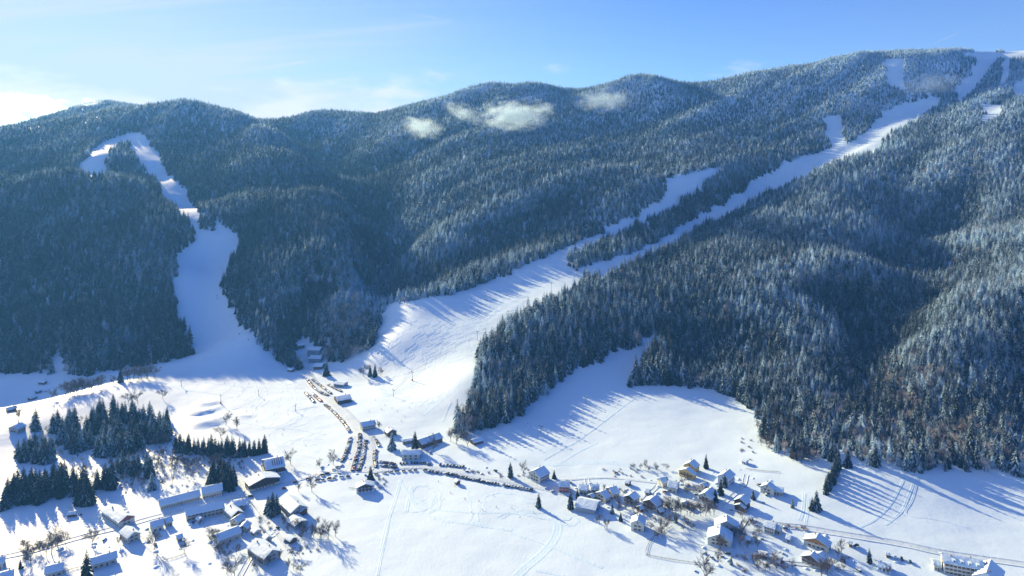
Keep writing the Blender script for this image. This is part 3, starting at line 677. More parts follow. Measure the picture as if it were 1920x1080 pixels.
# garden trees of the two hamlets
for poly, n, h0, h1, lab in [([(1148,945),(1210,948),(1215,972),(1160,978)], 9, 6, 10, 'bare garden tree behind the cream house with four windows'), ([(1215,978),(1290,975),(1300,1000),(1225,1015)], 10, 6, 10, 'bare garden tree beside the curved fence'),
    ([(1275,905),(1330,900),(1330,935),(1270,935)], 10, 6, 9, 'frosted garden tree below the yellow houses'), ([(1376,985),(1425,985),(1432,1030),(1380,1030)], 12, 6, 10, 'bare garden tree right of the big twin house'), ([(1390,1045),(1500,1045),(1490,1078),(1395,1078)], 12, 6, 9, 'bare garden tree near the bottom edge'),
    ([(1570,1050),(1640,1060),(1700,1078),(1570,1078)], 6, 5, 8, 'thin garden tree left of the manor'), ([(1085,912),(1170,925),(1165,940),(1100,925)], 7, 5, 8, 'bare garden tree among the grey houses'), ([(1170,870),(1280,875),(1260,890),(1180,888)], 8, 5, 8, 'small bare tree in the snowy gardens above the hamlet'),
    ([(388,1002),(430,1012),(470,1050),(400,1062)], 12, 6, 10, 'bare garden tree around the shaded yard of the barn'), ([(480,1040),(560,1030),(580,1075),(470,1078)], 12, 6, 10, 'bare garden tree below the steep-roofed house'), ([(20,1022),(125,1012),(130,1030),(30,1050)], 9, 7, 12, 'thin bare tree in the roadside row around the larch'),
    ([(500,962),(560,985),(600,1010),(540,1000)], 7, 6, 9, 'bare garden tree beside the low white roof'), ([(70,800),(300,810),(330,850),(250,880),(120,850)], 26, 9, 14, 'bare tree among the spruces of the knoll wood'), ([(330,862),(440,866),(430,895),(340,890)], 14, 8, 12, 'bare tree in the blue shade below the spruce line')]:
    fill('bare', poly, n, h0, h1, lab, lab.replace('tree', 'trees', 1), 3.0, 1.1)
# the conifers that stand out at the foot of the right-hand forest
_app = FS/FY; _cand = (FK < NCON) & (FPX > 1180) & (FPX < 1915) & (FPY > 690) & (FPY < 900)
_order = np.argsort(-_app*_cand)[:32]
FOREST_INDIV[_order] = _cand[_order]
for i in np.nonzero(FOREST_INDIV)[0]:
    plant('snowy' if rnd.random() < 0.6 else 'dark', Vector((FX[i], FY[i], FZ[i])), float(FS[i]), ('tall ' if FS[i] > 26 else 'short ')+'snow-dusted spruce at the foot of the right-hand forest, '+('left end' if FPX[i] < 1450 else 'middle, left half' if FPX[i] < 1600 else 'middle, right half' if FPX[i] < 1760 else 'right end'), 'spruces at the foot of the right-hand forest', 1.0)

# ------------------------------------------------------------------ roads and tracks: sheets draped on the snow
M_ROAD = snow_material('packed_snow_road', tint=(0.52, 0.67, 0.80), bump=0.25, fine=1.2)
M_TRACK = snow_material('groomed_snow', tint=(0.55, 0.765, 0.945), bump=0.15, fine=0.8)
def smooth_line(pts, step):
    """Catmull-Rom through ground points"""
    w = [at(*p) for p in pts]; w = [2*w[0]-w[1]]+w+[2*w[-1]-w[-2]]; out = []
    for i in range(1, len(w)-2):
        a, b, c, d = w[i-1:i+3]; n = max(1, int((c-b).length/step))
        for k in range(n):
            t = k/n; out.append(0.5*((2*b)+(c-a)*t+(2*a-5*b+4*c-d)*t*t+(3*b-a-3*c+d)*t**3))
    out.append(w[-2]); return out
def ribbon(name, pts, width, prof, mat, step=3.0, lift=0.05, label=None, kind='structure', category=None):
    """prof: list of (fraction across -1..1, height)"""
    L_ = smooth_line(pts, step); V, Fc = [], []; m = len(prof)
    for i, p in enumerate(L_):
        d = (L_[min(i+1, len(L_)-1)]-L_[max(i-1, 0)]); d.z = 0; d.normalize(); n = Vector((-d.y, d.x, 0))
        for f, h in prof:
            q = p+n*(f*width/2); V.append((q.x, q.y, hz(q.x, q.y)+lift+h))
    for i in range(len(L_)-1):
        for j in range(m-1): Fc.append((i*m+j, i*m+j+1, (i+1)*m+j+1, (i+1)*m+j))
    o = link(name, mesh_from(name, V, Fc, [mat], None, True)); tag(o, label, category, kind=kind); return o
ROADP = [(-1.25, 0.0), (-1.12, 0.38), (-0.98, 0.24), (-0.9, 0.06), (-0.4, 0.10), (0.4, 0.10), (0.9, 0.06), (0.98, 0.24), (1.12, 0.38), (1.25, 0.0)]
FLATP = [(-1.1, -0.25), (-0.95, 0.10), (-0.4, 0.12), (0.4, 0.12), (0.95, 0.10), (1.1, -0.25)]
ribbon('village_road', [(-30,1052),(0,1046),(65,1032),(117,1017),(168,1003),(227,988),(291,970),(343,957),(399,942),(445,932),(476,930)], 6, ROADP, M_ROAD, label='ploughed road past the lower left houses')
ribbon('lane', [(447,903),(462,922),(480,948),(498,972),(520,998),(545,1030)], 5, ROADP, M_ROAD, lift=0.09, label='ploughed lane running down between the left houses')
ribbon('hotel_road', [(466,928),(510,914),(560,900),(600,889),(650,884),(690,884)], 7, FLATP, M_ROAD, lift=0.13, label='ploughed road from the hotels to the car parks')
ribbon('resort_road', [(690,884),(692,862),(688,830),(668,800),(645,775),(620,752),(598,730),(580,708),(570,688),(568,665)], 15, FLATP, M_ROAD, lift=0.17, label='broad ploughed road climbing to the lift station')
ribbon('car_park', [(672,886),(676,862),(678,838),(672,815)], 30, FLATP, M_ROAD, lift=0.02, label='ploughed car park between the rows of cars', category='car park')
ribbon('main_road', [(690,885),(720,881),(760,876),(800,876),(850,883),(900,893),(950,901),(1000,911),(1040,920),(1075,928)], 9, FLATP, M_ROAD, lift=0.21, label='ploughed road along the long row of parked cars')
ribbon('hamlet_road', [(1075,928),(1050,915),(1020,905),(1100,897),(1160,897),(1230,905)], 5, FLATP, M_ROAD, lift=0.10, label='narrow road into the hamlet')
ribbon('field_road', [(1400,972),(1456,984),(1515,991),(1600,1005),(1650,1013),(1700,1022),(1765,1036),(1860,1050),(1930,1060)], 7, ROADP, M_ROAD, lift=0.06, label='ploughed road along the lower edge of the right field')
for pts in ([(1230,905),(1262,918),(1300,945),(1345,953),(1400,972)],[(1235,908),(1205,945),(1216,975),(1245,1000),(1300,1020),(1370,1040)],[(1100,897),(1108,920),(1150,935),(1200,950)],[(1400,972),(1385,1000),(1400,1035),(1440,1050),(1520,1060),(1600,1075)],[(1345,953),(1390,915),(1400,890)],[(520,998),(490,1020),(470,1045),(450,1080)],[(227,988),(262,1010),(300,1045),(330,1080)]):
    ribbon('lane', pts, 3.6, ROADP, M_ROAD, lift=0.03, label='narrow ploughed lane between the gardens')
BERM = [(-1.6, 0.0), (-1.15, 0.15), (-0.8, 0.02), (-0.25, 0.10), (0.25, 0.10), (0.8, 0.02), (1.15, 0.15), (1.6, 0.0)]
THIN = [(-1.4, 0.0), (-0.9, 0.17), (-0.3, 0.02), (0.3, 0.02), (0.9, 0.17), (1.4, 0.0)]
for pts, w, pr in [
    ([(1000,872),(1060,870),(1130,867),(1170,871),(1200,878)], 4, BERM), ([(730,975),(725,1000),(716,1040),(708,1080)], 1.8, THIN), ([(752,900),(740,940),(728,975),(715,1030)], 2.6, THIN),
    ([(762,960),(770,925),(785,910),(800,912)], 2.5, THIN), ([(800,912),(775,912),(772,935),(790,960),(830,975),(900,985),(960,995)], 3, THIN), ([(905,962),(820,955),(770,930),(752,905)], 2.5, THIN),
    ([(905,962),(960,962),(1010,970),(1034,975)], 2.5, THIN), ([(1036,965),(1046,985),(1040,1010),(1020,1035),(985,1065),(960,1090)], 5, BERM), ([(1052,960),(1075,968),(1085,978),(1075,985),(1048,982)], 2.5, THIN), ([(1050,975),(1066,975),(1072,967)], 2, THIN),
    ([(960,1000),(1020,1020),(1080,1045),(1130,1065)], 2, THIN), ([(1005,1070),(1090,1085)], 2, THIN),
    ([(330,712),(380,716),(440,724),(520,727),(570,728)], 2.5, THIN), ([(440,790),(500,800),(560,806),(610,815)], 2.2, THIN), ([(520,847),(560,853),(600,860),(632,862)], 3, THIN), ([(500,855),(545,858),(590,872),(610,878)], 4, BERM),
    ([(300,716),(340,730),(400,738),(470,752)], 2, THIN), ([(1720,890),(1704,930),(1690,960),(1660,985)], 2, THIN), ([(1722,895),(1712,935),(1700,965),(1760,975),(1815,990)], 1.5, THIN), ([(1695,900),(1670,945),(1640,975),(1610,990)], 1.8, THIN),
    ([(1120,830),(1080,850),(1040,875)], 2.2, THIN), ([(1095,820),(1050,845),(1020,862)], 2.0, THIN), ([(1285,640+40),(1200,740),(1120,800),(1070,835)], 1.6, THIN),
    ([(830,790),(838,770),(846,755)], 2, THIN), ([(790,778),(820,755),(850,730),(868,700)], 5, BERM), ([(1508,925),(1506,955),(1500,975)], 2.5, THIN), ([(1516,935),(1514,960),(1510,985)], 2, THIN),
    ([(410,680),(430,660),(432,640),(440,625)], 5, BERM), ([(350,690),(420,682),(470,690),(530,705)], 2.2, THIN), ([(480,700),(530,710),(560,722)], 2.0, THIN)]:
    ribbon('ski_track', pts, w, pr, M_TRACK, step=4.0, lift=0.02, label='groomed ski track pressed into the snow')

def many_tracks(polys):
    """hundreds of shallow ski and groomer lines, too many to count: one sheet of small ridges"""
    V, Fc = [], []; prof = [(-1.3, 0.0), (-0.8, 0.13), (-0.3, 0.01), (0.3, 0.01), (0.8, 0.13), (1.3, 0.0)]; m = len(prof)
    for poly, n, l0, l1, amp, across, w in polys:
        pw = poly_world(poly, 30); x0, y0 = pw.min(0); x1, y1 = pw.max(0); c = 0
        while c < n:
            x, y = rnd.uniform(x0, x1), rnd.uniform(y0, y1)
            if not inside(pw, np.array([x]), np.array([y]))[0]: continue
            c += 1; L_ = rnd.uniform(l0, l1); ph = rnd.uniform(0, 6.28); wl = rnd.uniform(14, 30); path = []; d = None; s_ = 0
            while s_ < L_:
                gx = hz(x+6, y)-hz(x-6, y); gy = hz(x, y+6)-hz(x, y-6); g_ = Vector((-gx, -gy)); g_ = g_.normalized() if g_.length > 1e-3 else Vector((0, -1))
                if across: g_ = Vector((-g_.y, g_.x))
                d = g_ if d is None else (d*0.8+g_*0.2).normalized()
                o_ = amp*math.sin(ph+s_/wl*6.28); q = Vector((x, y))+Vector((-d.y, d.x))*o_
                if not inside(pw, np.array([q.x]), np.array([q.y]))[0]: break
                path.append(q.copy()); x += d.x*3; y += d.y*3; s_ += 3
            if len(path) < 5: continue
            b = len(V)
            for i, q in enumerate(path):
                t = (path[min(i+1, len(path)-1)]-path[max(i-1, 0)]).normalized(); nn = Vector((-t.y, t.x))
                for f, h in prof: r_ = q+nn*f*w/2; V.append((r_.x, r_.y, hz(r_.x, r_.y)+0.02+h))
            for i in range(len(path)-1):
                for j in range(m-1): Fc.append((b+i*m+j, b+i*m+j+1, b+(i+1)*m+j+1, b+(i+1)*m+j))
    o = link('ski_tracks', mesh_from('ski_tracks', V, Fc, [M_TRACK], None, True)); tag(o, 'shallow ski tracks crossing the pistes and meadows', 'ski tracks', kind='stuff')
many_tracks([([(740,600),(850,575),(1000,515),(1080,495),(1000,565),(905,640),(875,720),(800,770),(720,745),(700,700),(725,650)], 130, 40, 160, 4.0, False, 1.5),
             ([(335,718),(560,718),(620,790),(600,850),(520,842),(470,800),(440,775)], 45, 50, 160, 1.0, True, 1.6),
             ([(360,660),(345,560),(340,510),(400,440),(440,450),(420,530),(430,580),(500,660),(520,690),(400,690)], 50, 40, 140, 3.0, False, 1.4),
             ([(1120,490),(1300,420),(1440,338),(1560,290),(1640,240),(1640,262),(1560,300),(1440,350),(1300,432),(1130,505)], 60, 40, 140, 2.5, False, 1.3),
             ([(780,905),(1000,925),(1030,965),(900,990),(770,960)], 26, 40, 110, 1.0, True, 1.4)])

# ------------------------------------------------------------------ houses
WALL = {'cream': (0.62, 0.56, 0.44), 'white': (0.74, 0.72, 0.68), 'grey': (0.34, 0.34, 0.33), 'beige': (0.50, 0.43, 0.34), 'yellow': (0.72, 0.46, 0.16), 'red': (0.42, 0.10, 0.075),
        'rose': (0.58, 0.25, 0.19), 'wood': (0.17, 0.095, 0.055), 'darkwood': (0.075, 0.052, 0.040), 'orange': (0.46, 0.21, 0.075), 'stone': (0.40, 0.36, 0.31)}
WALL = {k: (c[0]*0.80, c[1]*0.97, min(0.9, c[2]*1.22)) for k, c in WALL.items()}
M_WALL = {k: mat_plain(k+'_wall', c, 0.85, 0.2, 0.16, 0.9) for k, c in WALL.items()}
M_PANE = mat_plain('window_glass', (0.02, 0.026, 0.034), 0.12, 0.6); M_FRAME = mat_plain('window_frame', (0.30, 0.22, 0.16), 0.7)
M_TILE = mat_plain('roof_boards', (0.10, 0.07, 0.055), 0.85, 0.2, 0.2, 1.5); M_CHIM = mat_plain('chimney_render', (0.30, 0.25, 0.21), 0.9, 0.2, 0.2, 2)
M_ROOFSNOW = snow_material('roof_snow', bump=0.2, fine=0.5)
M_METAL = mat_plain('galvanised_steel', (0.22, 0.23, 0.24), 0.5, 0.5, metallic=0.6)
def box(x0, y0, z0, x1, y1, z1):
    V = [(x0,y0,z0),(x1,y0,z0),(x1,y1,z0),(x0,y1,z0),(x0,y0,z1),(x1,y0,z1),(x1,y1,z1),(x0,y1,z1)]
    return V, [(0,3,2,1),(4,5,6,7),(0,1,5,4),(1,2,6,5),(2,3,7,6),(3,0,4,7)]
def boxes(lst):
    V, Fc, fm = [], [], []
    for b in lst:
        v, f = box(*b[:6]); n = len(V); V += v; Fc += [tuple(i+n for i in q) for q in f]; fm += [b[6] if len(b) > 6 else 0]*6
    return V, Fc, fm
ME_WIN = mesh_from('window', *boxes([(-0.55,-0.05,-0.7,0.55,0.05,0.7,1),(-0.43,-0.08,-0.58,-0.04,0.04,0.58,0),(0.04,-0.08,-0.58,0.43,0.04,0.58,0)])[:2], [M_PANE, M_FRAME], boxes([(0,0,0,1,1,1,1),(0,0,0,1,1,1,0),(0,0,0,1,1,1,0)])[2])
ME_SHUT = mesh_from('shutter', *boxes([(-1.08,-0.06,-0.7,-0.6,0.02,0.7),(0.6,-0.06,-0.7,1.08,0.02,0.7)])[:2], [M_WALL['wood']])
ME_DOOR = mesh_from('door', *boxes([(-0.6,-0.07,0,0.6,0.05,2.15,0),(-0.42,-0.10,1.1,0.42,0.03,1.95,1)])[:2], [M_WALL['wood'], M_PANE], boxes([(0,0,0,1,1,1,0),(0,0,0,1,1,1,1)])[2])
def snow_slab(L_, run, rise, thick, seed, side):
    """snow lying on one roof slope, thicker in the middle, ragged at the eave; x along ridge, y outwards"""
    r = random.Random(seed); nx, ny = 9, 4; V, Fc = [], []
    jag = [r.uniform(-0.22, 0.12) for _ in range(nx+1)]
    for lay in (0, 1):
        for i in range(nx+1):
            for j in range(ny+1):
                t = j/ny; y = t*(run+(jag[i] if j == ny else 0)); z = -t*rise
                x = -L_/2+L_*i/nx+(r.uniform(-0.08, 0.08) if 0 < i < nx else 0)
                if lay: z += thick*(0.75 if j in (0, ny) else 1.0)*r.uniform(0.88, 1.12) if i not in (0, nx) else thick*0.7
                V.append((x, side*y, z))
    n = (nx+1)*(ny+1)
    for i in range(nx):
        for j in range(ny):
            a = i*(ny+1)+j; q = (a, a+ny+1, a+ny+2, a+1); Fc.append(tuple(n+k for k in (q if side < 0 else q[::-1]))[::-1]); Fc.append(q if side > 0 else q[::-1])
    edge = [i*(ny+1) for i in range(nx+1)]+[nx*(ny+1)+j for j in range(1, ny+1)]+[i*(ny+1)+ny for i in range(nx-1, -1, -1)]+[j for j in range(ny-1, 0, -1)]
    for a, b in zip(edge, edge[1:]+edge[:1]): Fc.append((a, b, n+b, n+a) if side > 0 else (b, a, n+a, n+b))
    return V, Fc
HOUSES = 0
def house(ra, rb, ridge_h, width, label, wall='cream', wall_h=None, gable=None, floors=None, win_long=None, win_gable=2, chimney=1, balcony=False, name='house', category='house', shut=True, door=True, over=0.7, dormers=0, plinth=None, bars=False, snow=0.5):
    """ra, rb: picture positions of the two ends of the roof ridge; the ground below them is found from the ridge height"""
    global HOUSES; HOUSES += 1; seed = HOUSES*31; width *= 1.1
    def foot(p):
        py = p[1]
        D = at(p[0], py).y
        for _ in range(6): D = at(p[0], py+(ridge_h+snow)*F/D).y
        return at(p[0], py+(ridge_h+snow)*F/D)
    A, B = foot(ra), foot(rb); d = B-A; d.z = 0; L_ = max(d.length, 3.0); rz = math.atan2(d.y, d.x)
    if L_ > 45: L_ = 45
    c = (A+B)/2
    z0 = min(hz(c.x+sx*math.cos(rz)*L_/2-sy*math.sin(rz)*width/2, c.y+sx*math.sin(rz)*L_/2+sy*math.cos(rz)*width/2) for sx in (-1, 1) for sy in (-1, 1))
    zb = hz(c.x, c.y); skirt = max(0.5, zb-z0+0.5)
    root = link(name, None, None, (c.x, c.y, zb), rz); tag(root, label, category)
    wl, ww = L_/2-over, width/2-over
    wh = wall_h if wall_h else ridge_h*0.58
    pitch = (ridge_h-wh)/(width/2-0.0)
    zr = lambda y: ridge_h-abs(y)*pitch-0.12                    # underside of the roof
    def shell(mat, nm, z_lo, z_hi, inset=0.0, par=root, lab=None):
        a, b = wl-inset, ww-inset
        if z_hi is None:
            e = zr(b)
            V = [(-a,-b,z_lo),(a,-b,z_lo),(a,b,z_lo),(-a,b,z_lo),(-a,-b,e),(a,-b,e),(a,b,e),(-a,b,e),(-a,0,zr(0)),(a,0,zr(0))]
            Fc = [(0,1,5,4),(2,3,7,6),(1,2,6,9,5),(3,0,4,8,7),(4,5,9,8),(6,7,8,9)]
        else:
            V, Fc = box(-a,-b,z_lo,a,b,z_hi)
        o = link(nm, mesh_from(nm, V, Fc, [M_WALL[mat]]), par)
        if lab: o['label'] = lab
        return o
    shell(wall, 'wall', -skirt, None)
    if gable:                                                    # timber cladding on both gables, 4 cm proud
        zl = wh*0.92
        for s in (-1, 1):
            yl = min(ww+0.02, (ridge_h-0.12-zl)/pitch); x0, x1 = s*(wl), s*(wl+0.06)
            V = [(x0,-yl,zl),(x0,yl,zl),(x0,0,zr(0)),(x1,-yl,zl),(x1,yl,zl),(x1,0,zr(0))]
            Fc = [(3,4,5),(0,2,1),(0,1,4,3),(1,2,5,4),(2,0,3,5)]
            o = link('gable', mesh_from('gable', V, [f if s > 0 else f[::-1] for f in Fc], [M_WALL[gable]]), root); o['label'] = {'red': 'dark red', 'wood': 'brown timber', 'darkwood': 'dark timber', 'orange': 'orange timber'}.get(gable, gable)+' clad gable'
    if plinth: shell(plinth, 'plinth', -skirt-0.02, wh*0.42, -0.05)
    # roof: board slabs, then snow
    run = width/2; t = 0.16
    V, Fc = [], []
    for s in (-1, 1):
        n = len(V); V += [(-L_/2,0,ridge_h-t),(L_/2,0,ridge_h-t),(L_/2,s*run,wh-t),(-L_/2,s*run,wh-t),(-L_/2,0,ridge_h),(L_/2,0,ridge_h),(L_/2,s*run,wh),(-L_/2,s*run,wh)]
        Fc += [tuple(n+i for i in q) for q in ((0,1,2,3),(7,6,5,4),(2,6,7,3),(0,3,7,4),(1,5,6,2))]
    roof = link('roof', mesh_from('roof', V, Fc, [M_TILE]), root)
    for s in (-1, 1):
        v, f = snow_slab(L_+0.1, run*1.01, (ridge_h-wh)*1.01, snow, seed+s, s)
        link('roof_snow', mesh_from('roof_snow', v, f, [M_ROOFSNOW], None, False), roof, (0, 0, ridge_h+0.01))
    for k in range(chimney):
        x = (0.22 if k == 0 else -0.28)*L_; y = 0.10*width*(1 if k == 0 else -1)
        ch = link('chimney', mesh_from('chimney', *boxes([(-0.4,-0.4,-1.0,0.4,0.4,1.5),(-0.5,-0.5,1.5,0.5,0.5,1.62)])[:2], [M_CHIM]), roof, (x, y, ridge_h-abs(y)*pitch))
    if bars:
        for k in range(5):
            x = -0.10*L_+k*0.11*L_; V = []
            for yy in (0.12*run, 0.78*run):
                z = ridge_h-yy*pitch+snow
                V += [(x-0.25,-yy,z-0.1),(x+0.25,-yy,z-0.1),(x-0.25,-yy,z+0.35),(x+0.25,-yy,z+0.35)]
            link('roof_bar', mesh_from('roof_bar', V, [(0,1,3,2),(4,6,7,5),(2,3,7,6),(0,2,6,4),(1,5,7,3)], [M_TILE]), roof)
    for k in range(dormers):
        x = -L_*0.22+k*L_*0.19; y = -run*0.62; z = ridge_h-0.62*run*pitch
        dm = link('dormer', mesh_from('dormer', *boxes([(-0.8,-0.9,-0.6,0.8,1.6,1.1,0),(-0.5,-0.95,0.0,0.5,-0.88,0.9,1)])[:2], [M_WALL['white'], M_PANE], boxes([(0,0,0,1,1,1,0),(0,0,0,1,1,1,1)])[2]), roof, (x, y, z))
        link('dormer_snow', mesh_from('dormer_snow', *boxes([(-1.0,-1.1,1.1,1.0,1.7,1.5)])[:2], [M_ROOFSNOW]), dm)
    # windows on the walls one can see (front long side, both gables)
    nf = floors or max(1, int(round(wh/2.9))); nl = win_long if win_long is not None else max(2, int(L_/3.6))
    def win(x, y, z, rot, sh=shut):
        w = link('window', ME_WIN, root, (x, y, z), rot)
        if sh: link('shutter', ME_SHUT, w)
    front = -1 if math.cos(rz) >= 0 else 1                       # which long side faces the viewer
    for f_ in range(nf):
        z = 1.45+f_*2.75
        if z+0.8 > zr(ww): break
        for k in range(nl):
            if f_ == 0 and door and k == nl//2: continue
            x = -wl+(k+0.7)*(2*wl)/(nl+0.4)
            win(x, front*(ww+0.02), z, 0 if front < 0 else math.pi, shut and nl*2.4 < 2*wl)
    if door: link('door', ME_DOOR, root, (-wl+(nl//2+0.7)*(2*wl)/(nl+0.4), front*(ww+0.02), 0.0), 0 if front < 0 else math.pi)
    for s in (-1, 1):
        for f_ in range(nf+1):
            z = 1.45+f_*2.75
            n = win_gable if f_ < nf else 1
            for k in range(n):
                y = (k-(n-1)/2)*min(3.2, 2*ww/(n+0.3))
                if z+1.0 < zr(abs(y)+0.8): win(s*(wl+0.07), y, z, s*math.pi/2, shut and f_ < nf and ww > 4)
    if balcony:
        for s in (-1, 1):
            b = link('balcony', mesh_from('balcony', *boxes([(0,-ww*0.86,-0.12,1.3,ww*0.86,0.02),(1.2,-ww*0.86,0.02,1.3,ww*0.86,1.0),(0.12,-ww*0.86,0.02,1.2,-ww*0.86+0.08,1.0),(0.12,ww*0.86-0.08,0.02,1.2,ww*0.86,1.0)])[:2], [M_WALL['wood']]), root, (s*(wl+0.1), 0, min(2.9, wh*0.55)), 0 if s > 0 else math.pi)
            link('balcony_snow', mesh_from('balcony_snow', *boxes([(0.14,-ww*0.82,0.02,1.18,ww*0.82,0.25)])[:2], [M_ROOFSNOW]), b)
    return root
S = dict(win_gable=1, chimney=0, shut=False)
house((297.5,936),(374,917.5),6.5,13,'long low cream building with a row of windows below the spruce wood','cream',3.4,win_long=16,chimney=1,shut=False,category='building',name='long_building')
house((377.5,912.5),(416.7,905),8,14,'taller cream wing at the right end of the long low building','cream',4.8,win_long=7,shut=False,category='building',name='building_wing')
house((347.5,952.5),(420,937.5),8.5,12,'long two-storey house below the long low building','beige',5,win_long=9)
house((371.5,966),(377,970),4.2,5,'tiny white-roofed shed in front of the long two-storey house','beige',2.4,door=True,win_long=0,name='shed',category='shed',**S)
house((281,978),(306,971),6.8,11,'blue-shaded house left of the open garden','cream',4.2)
house((307.5,971),(321.7,966.5),6.0,9,'low wing at the right end of the house by the open garden','beige',3.6,win_long=2,**S)
house((436.7,938.3),(461,934),7.5,12,'grey-walled house at the top of the lane','stone',5)
house((446,956),(430,943),8,10,'chalet with a brown timber gable by the lane','cream',4.6,gable='wood',balcony=True)
house((453,961),(438,971),7,9,'white-roofed cottage just below the brown-gabled chalet','beige',4)
house((463,974),(454,985),6,8,'small gabled cottage halfway down the lane','beige',3.4,**S)
house((476,988),(484,993),4.0,7,'garage with a white roof beside the lane','beige',2.6,**S)
house((498,999),(504,1005),4.6,6,'little shed with a steep roof at the lower end of the lane','beige',2.6,name='shed',category='shed',**S)
house((404,1001),(448,985),7.5,12,'long barn with a beige gable above a blue-shaded yard','beige',4.6,win_long=3,name='barn',category='barn',**S)
house((479,1008),(511,1031),9,14,'large steep-roofed house at the foot of the lane','stone',4.6,chimney=2)
house((238.5,966),(205,944),8,13,'house with a dark red gable beside the road','cream',4.4,gable='red',balcony=False,dormers=2)
house((235.5,984),(252,997),7.8,10,'white-roofed house with its gable end just below the red gable','beige',4.4)
house((168.5,1046),(219,1032),6.6,11,'long house with blue-shaded roof beside the big spruce','beige',4.0)
house((84,1062),(120.6,1053),6.6,11,'house with blue-shaded roof at the lower left, right of the small spruce','beige',4.0)
house((-14,1047),(10,1042),6.8,10,'house cut by the left edge beside the road','cream',4.0)
house((-6,1075),(27,1066),6.4,11,'house roof in the lower left corner','beige',4.0)
house((126,959.5),(144,957.5),3.6,5,'open wooden shed on the shaded meadow','wood',2.3,win_long=0,name='shed',category='shed',**S)
house((494,862),(531,855),13,24,'big dark timber hotel with bars on its snowy roof','darkwood',8.2,plinth='white',floors=3,win_long=7,bars=True,shut=False,chimney=1,balcony=True,name='hotel',category='hotel')
house((497,895),(487,884),10,27,'dark gabled timber hotel above the shaded yard','darkwood',6.2,plinth='cream',win_gable=6,shut=False,balcony=True,name='hotel',category='hotel')
house((538,925.5),(561.5,946.3),10,15,'steep house with a white diamond-shaped roof below the hotels','stone',5.2)
house((549,964),(566,976),5.6,12,'low house with a flat-looking white roof in front of the steep one','grey',3.4,**S)
house((561,945),(571,952),6.2,7,'small lean-to house at the right of the diamond-shaped roof','wood',4,**S)
house((685,907),(684,898),8,16,'dark gabled chalet on a terrace wall at the crossroads','white',4.8,gable='darkwood',plinth='white',win_gable=4,balcony=True)
house((676,792),(703,786.7),8,12,'cream chalet with a blue-shaded roof above the car park','cream',5,win_long=5)
house((735.5,805),(729,799),7,11,'small chalet with a brown gable above the left spruce','wood',4)
house((753,823),(774,820.5),4.2,8,'low flat-roofed garage between the two spruces','stone',3.0,win_long=4,**S)
house((784,824),(824,810),8,13,'brown chalet with a long snowy roof behind the bare tree','wood',4.6)
house((753,843),(789,842),8,12,'cream house with three dark windows behind the parked cars','cream',5.4,floors=2,win_long=3,door=False)
house((1001,882),(1020,872),10,15,'cream house with a big blue-shaded roof at the road bend','cream',5.4,chimney=2,floors=2,win_gable=3)
house((1047,901),(1069,902),8.2,10,'red-walled house at the entrance of the hamlet','rose',5.4,floors=2,win_long=3)
house((1086,907),(1104,908.5),7,11,'grey house right of the red-walled one','stone',4.4)
house((1108,907),(1124,908),7,10,'grey house behind the twin blue roofs','stone',4.2)
house((1083,932),(1122,939.6),8,17,'big grey barn with a wide snowy roof','grey',4.6,win_long=0,door=False,name='barn',category='barn',**S)
house((1125,922),(1137,917),8,13,'left of the twin blue roofs behind the barn','beige',4.6)
house((1141,914),(1156,910),8,12,'right of the twin blue roofs behind the barn','beige',4.6)
house((1179,928),(1190,919),8.4,11,'chalet with dark gable and white roof in mid hamlet','cream',5.2,gable='darkwood',balcony=True)
house((1217.8,937),(1231,926),9,14,'gabled house with a steep blue roof above the drooping conifer','beige',5.0,gable='wood',balcony=True)
house((1195,975),(1198.5,962),9.4,11,'cream house with four front windows at the field edge','cream',6.2,floors=2,win_gable=2,door=False)
house((1253,899.6),(1273,903),8,12,'cream house with a front gable below the yellow ones','cream',4.6)
house((1236,896),(1248,893),7,10,'low snowy wing left of the cream gabled house','cream',4.0,**S)
house((1292,867),(1301,859.5),9.5,12,'upper yellow house at the top of the hamlet','yellow',5.4,shut=False)
house((1286,879),(1292,874),8.4,15,'lower yellow house with timber posts','yellow',4.6,shut=False,balcony=True)
house((1355,889),(1368,878.5),10.5,11,'tall white house with dark windows','white',7.0,floors=2,win_gable=2)
house((1321,924),(1335,911),9,12,'cream chalet left of the three spruces','cream',4.8,balcony=True)
house((1387,934),(1396,925),9,11,'dark two-tier chalet with white eaves','darkwood',5.0,balcony=True)
house((1386,945),(1390,941),5.8,9,'low dark porch building in front of the two-tier chalet','darkwood',3.4,**S)
house((1437.5,908),(1444,901),9,12,'cream house with a brown shrub at its gable','cream',5.0)
house((1449,910),(1470,913.5),6,9,'long low annexe right of the cream house','beige',3.6,win_long=3,**S)
house((1363,977),(1362,963),11.5,18,'rear half of the big twin house with a white and a blue slope','grey',6.4,chimney=1)
house((1349,1002),(1351,982),9.5,18,'front half of the big twin house with a cream gable','cream',4.8,win_gable=4)
house((1434,974),(1456,981),7.6,10,'cream house with small dark windows beside the lane hedge','cream',5.0,floors=2,win_long=4,door=False)
house((1455,982),(1466,986),5.8,7,'blue-shaded annexe beside the cream house','cream',3.6,**S)
house((1529.5,1009),(1535.5,998),8.4,18,'broad chalet with an orange timber gable','cream',4.2,gable='orange',win_gable=4)
house((1519.5,1041),(1527,1032),8.2,14,'cream house with brown balcony below the orange gable','cream',4.4,gable='wood',balcony=True)
house((1535,1037),(1543,1032),7.4,10,'cross wing of the house with the brown balcony','beige',4.2,**S)
house((1457,1041),(1466,1045),4.6,9,'small pyramid-like shed with blue roof','beige',2.4,name='shed',category='shed',**S)
house((1422,1032),(1440,1036),3.6,6,'long snow-capped carport in the gardens near the bottom edge','wood',2.4,name='carport',category='carport',**S)
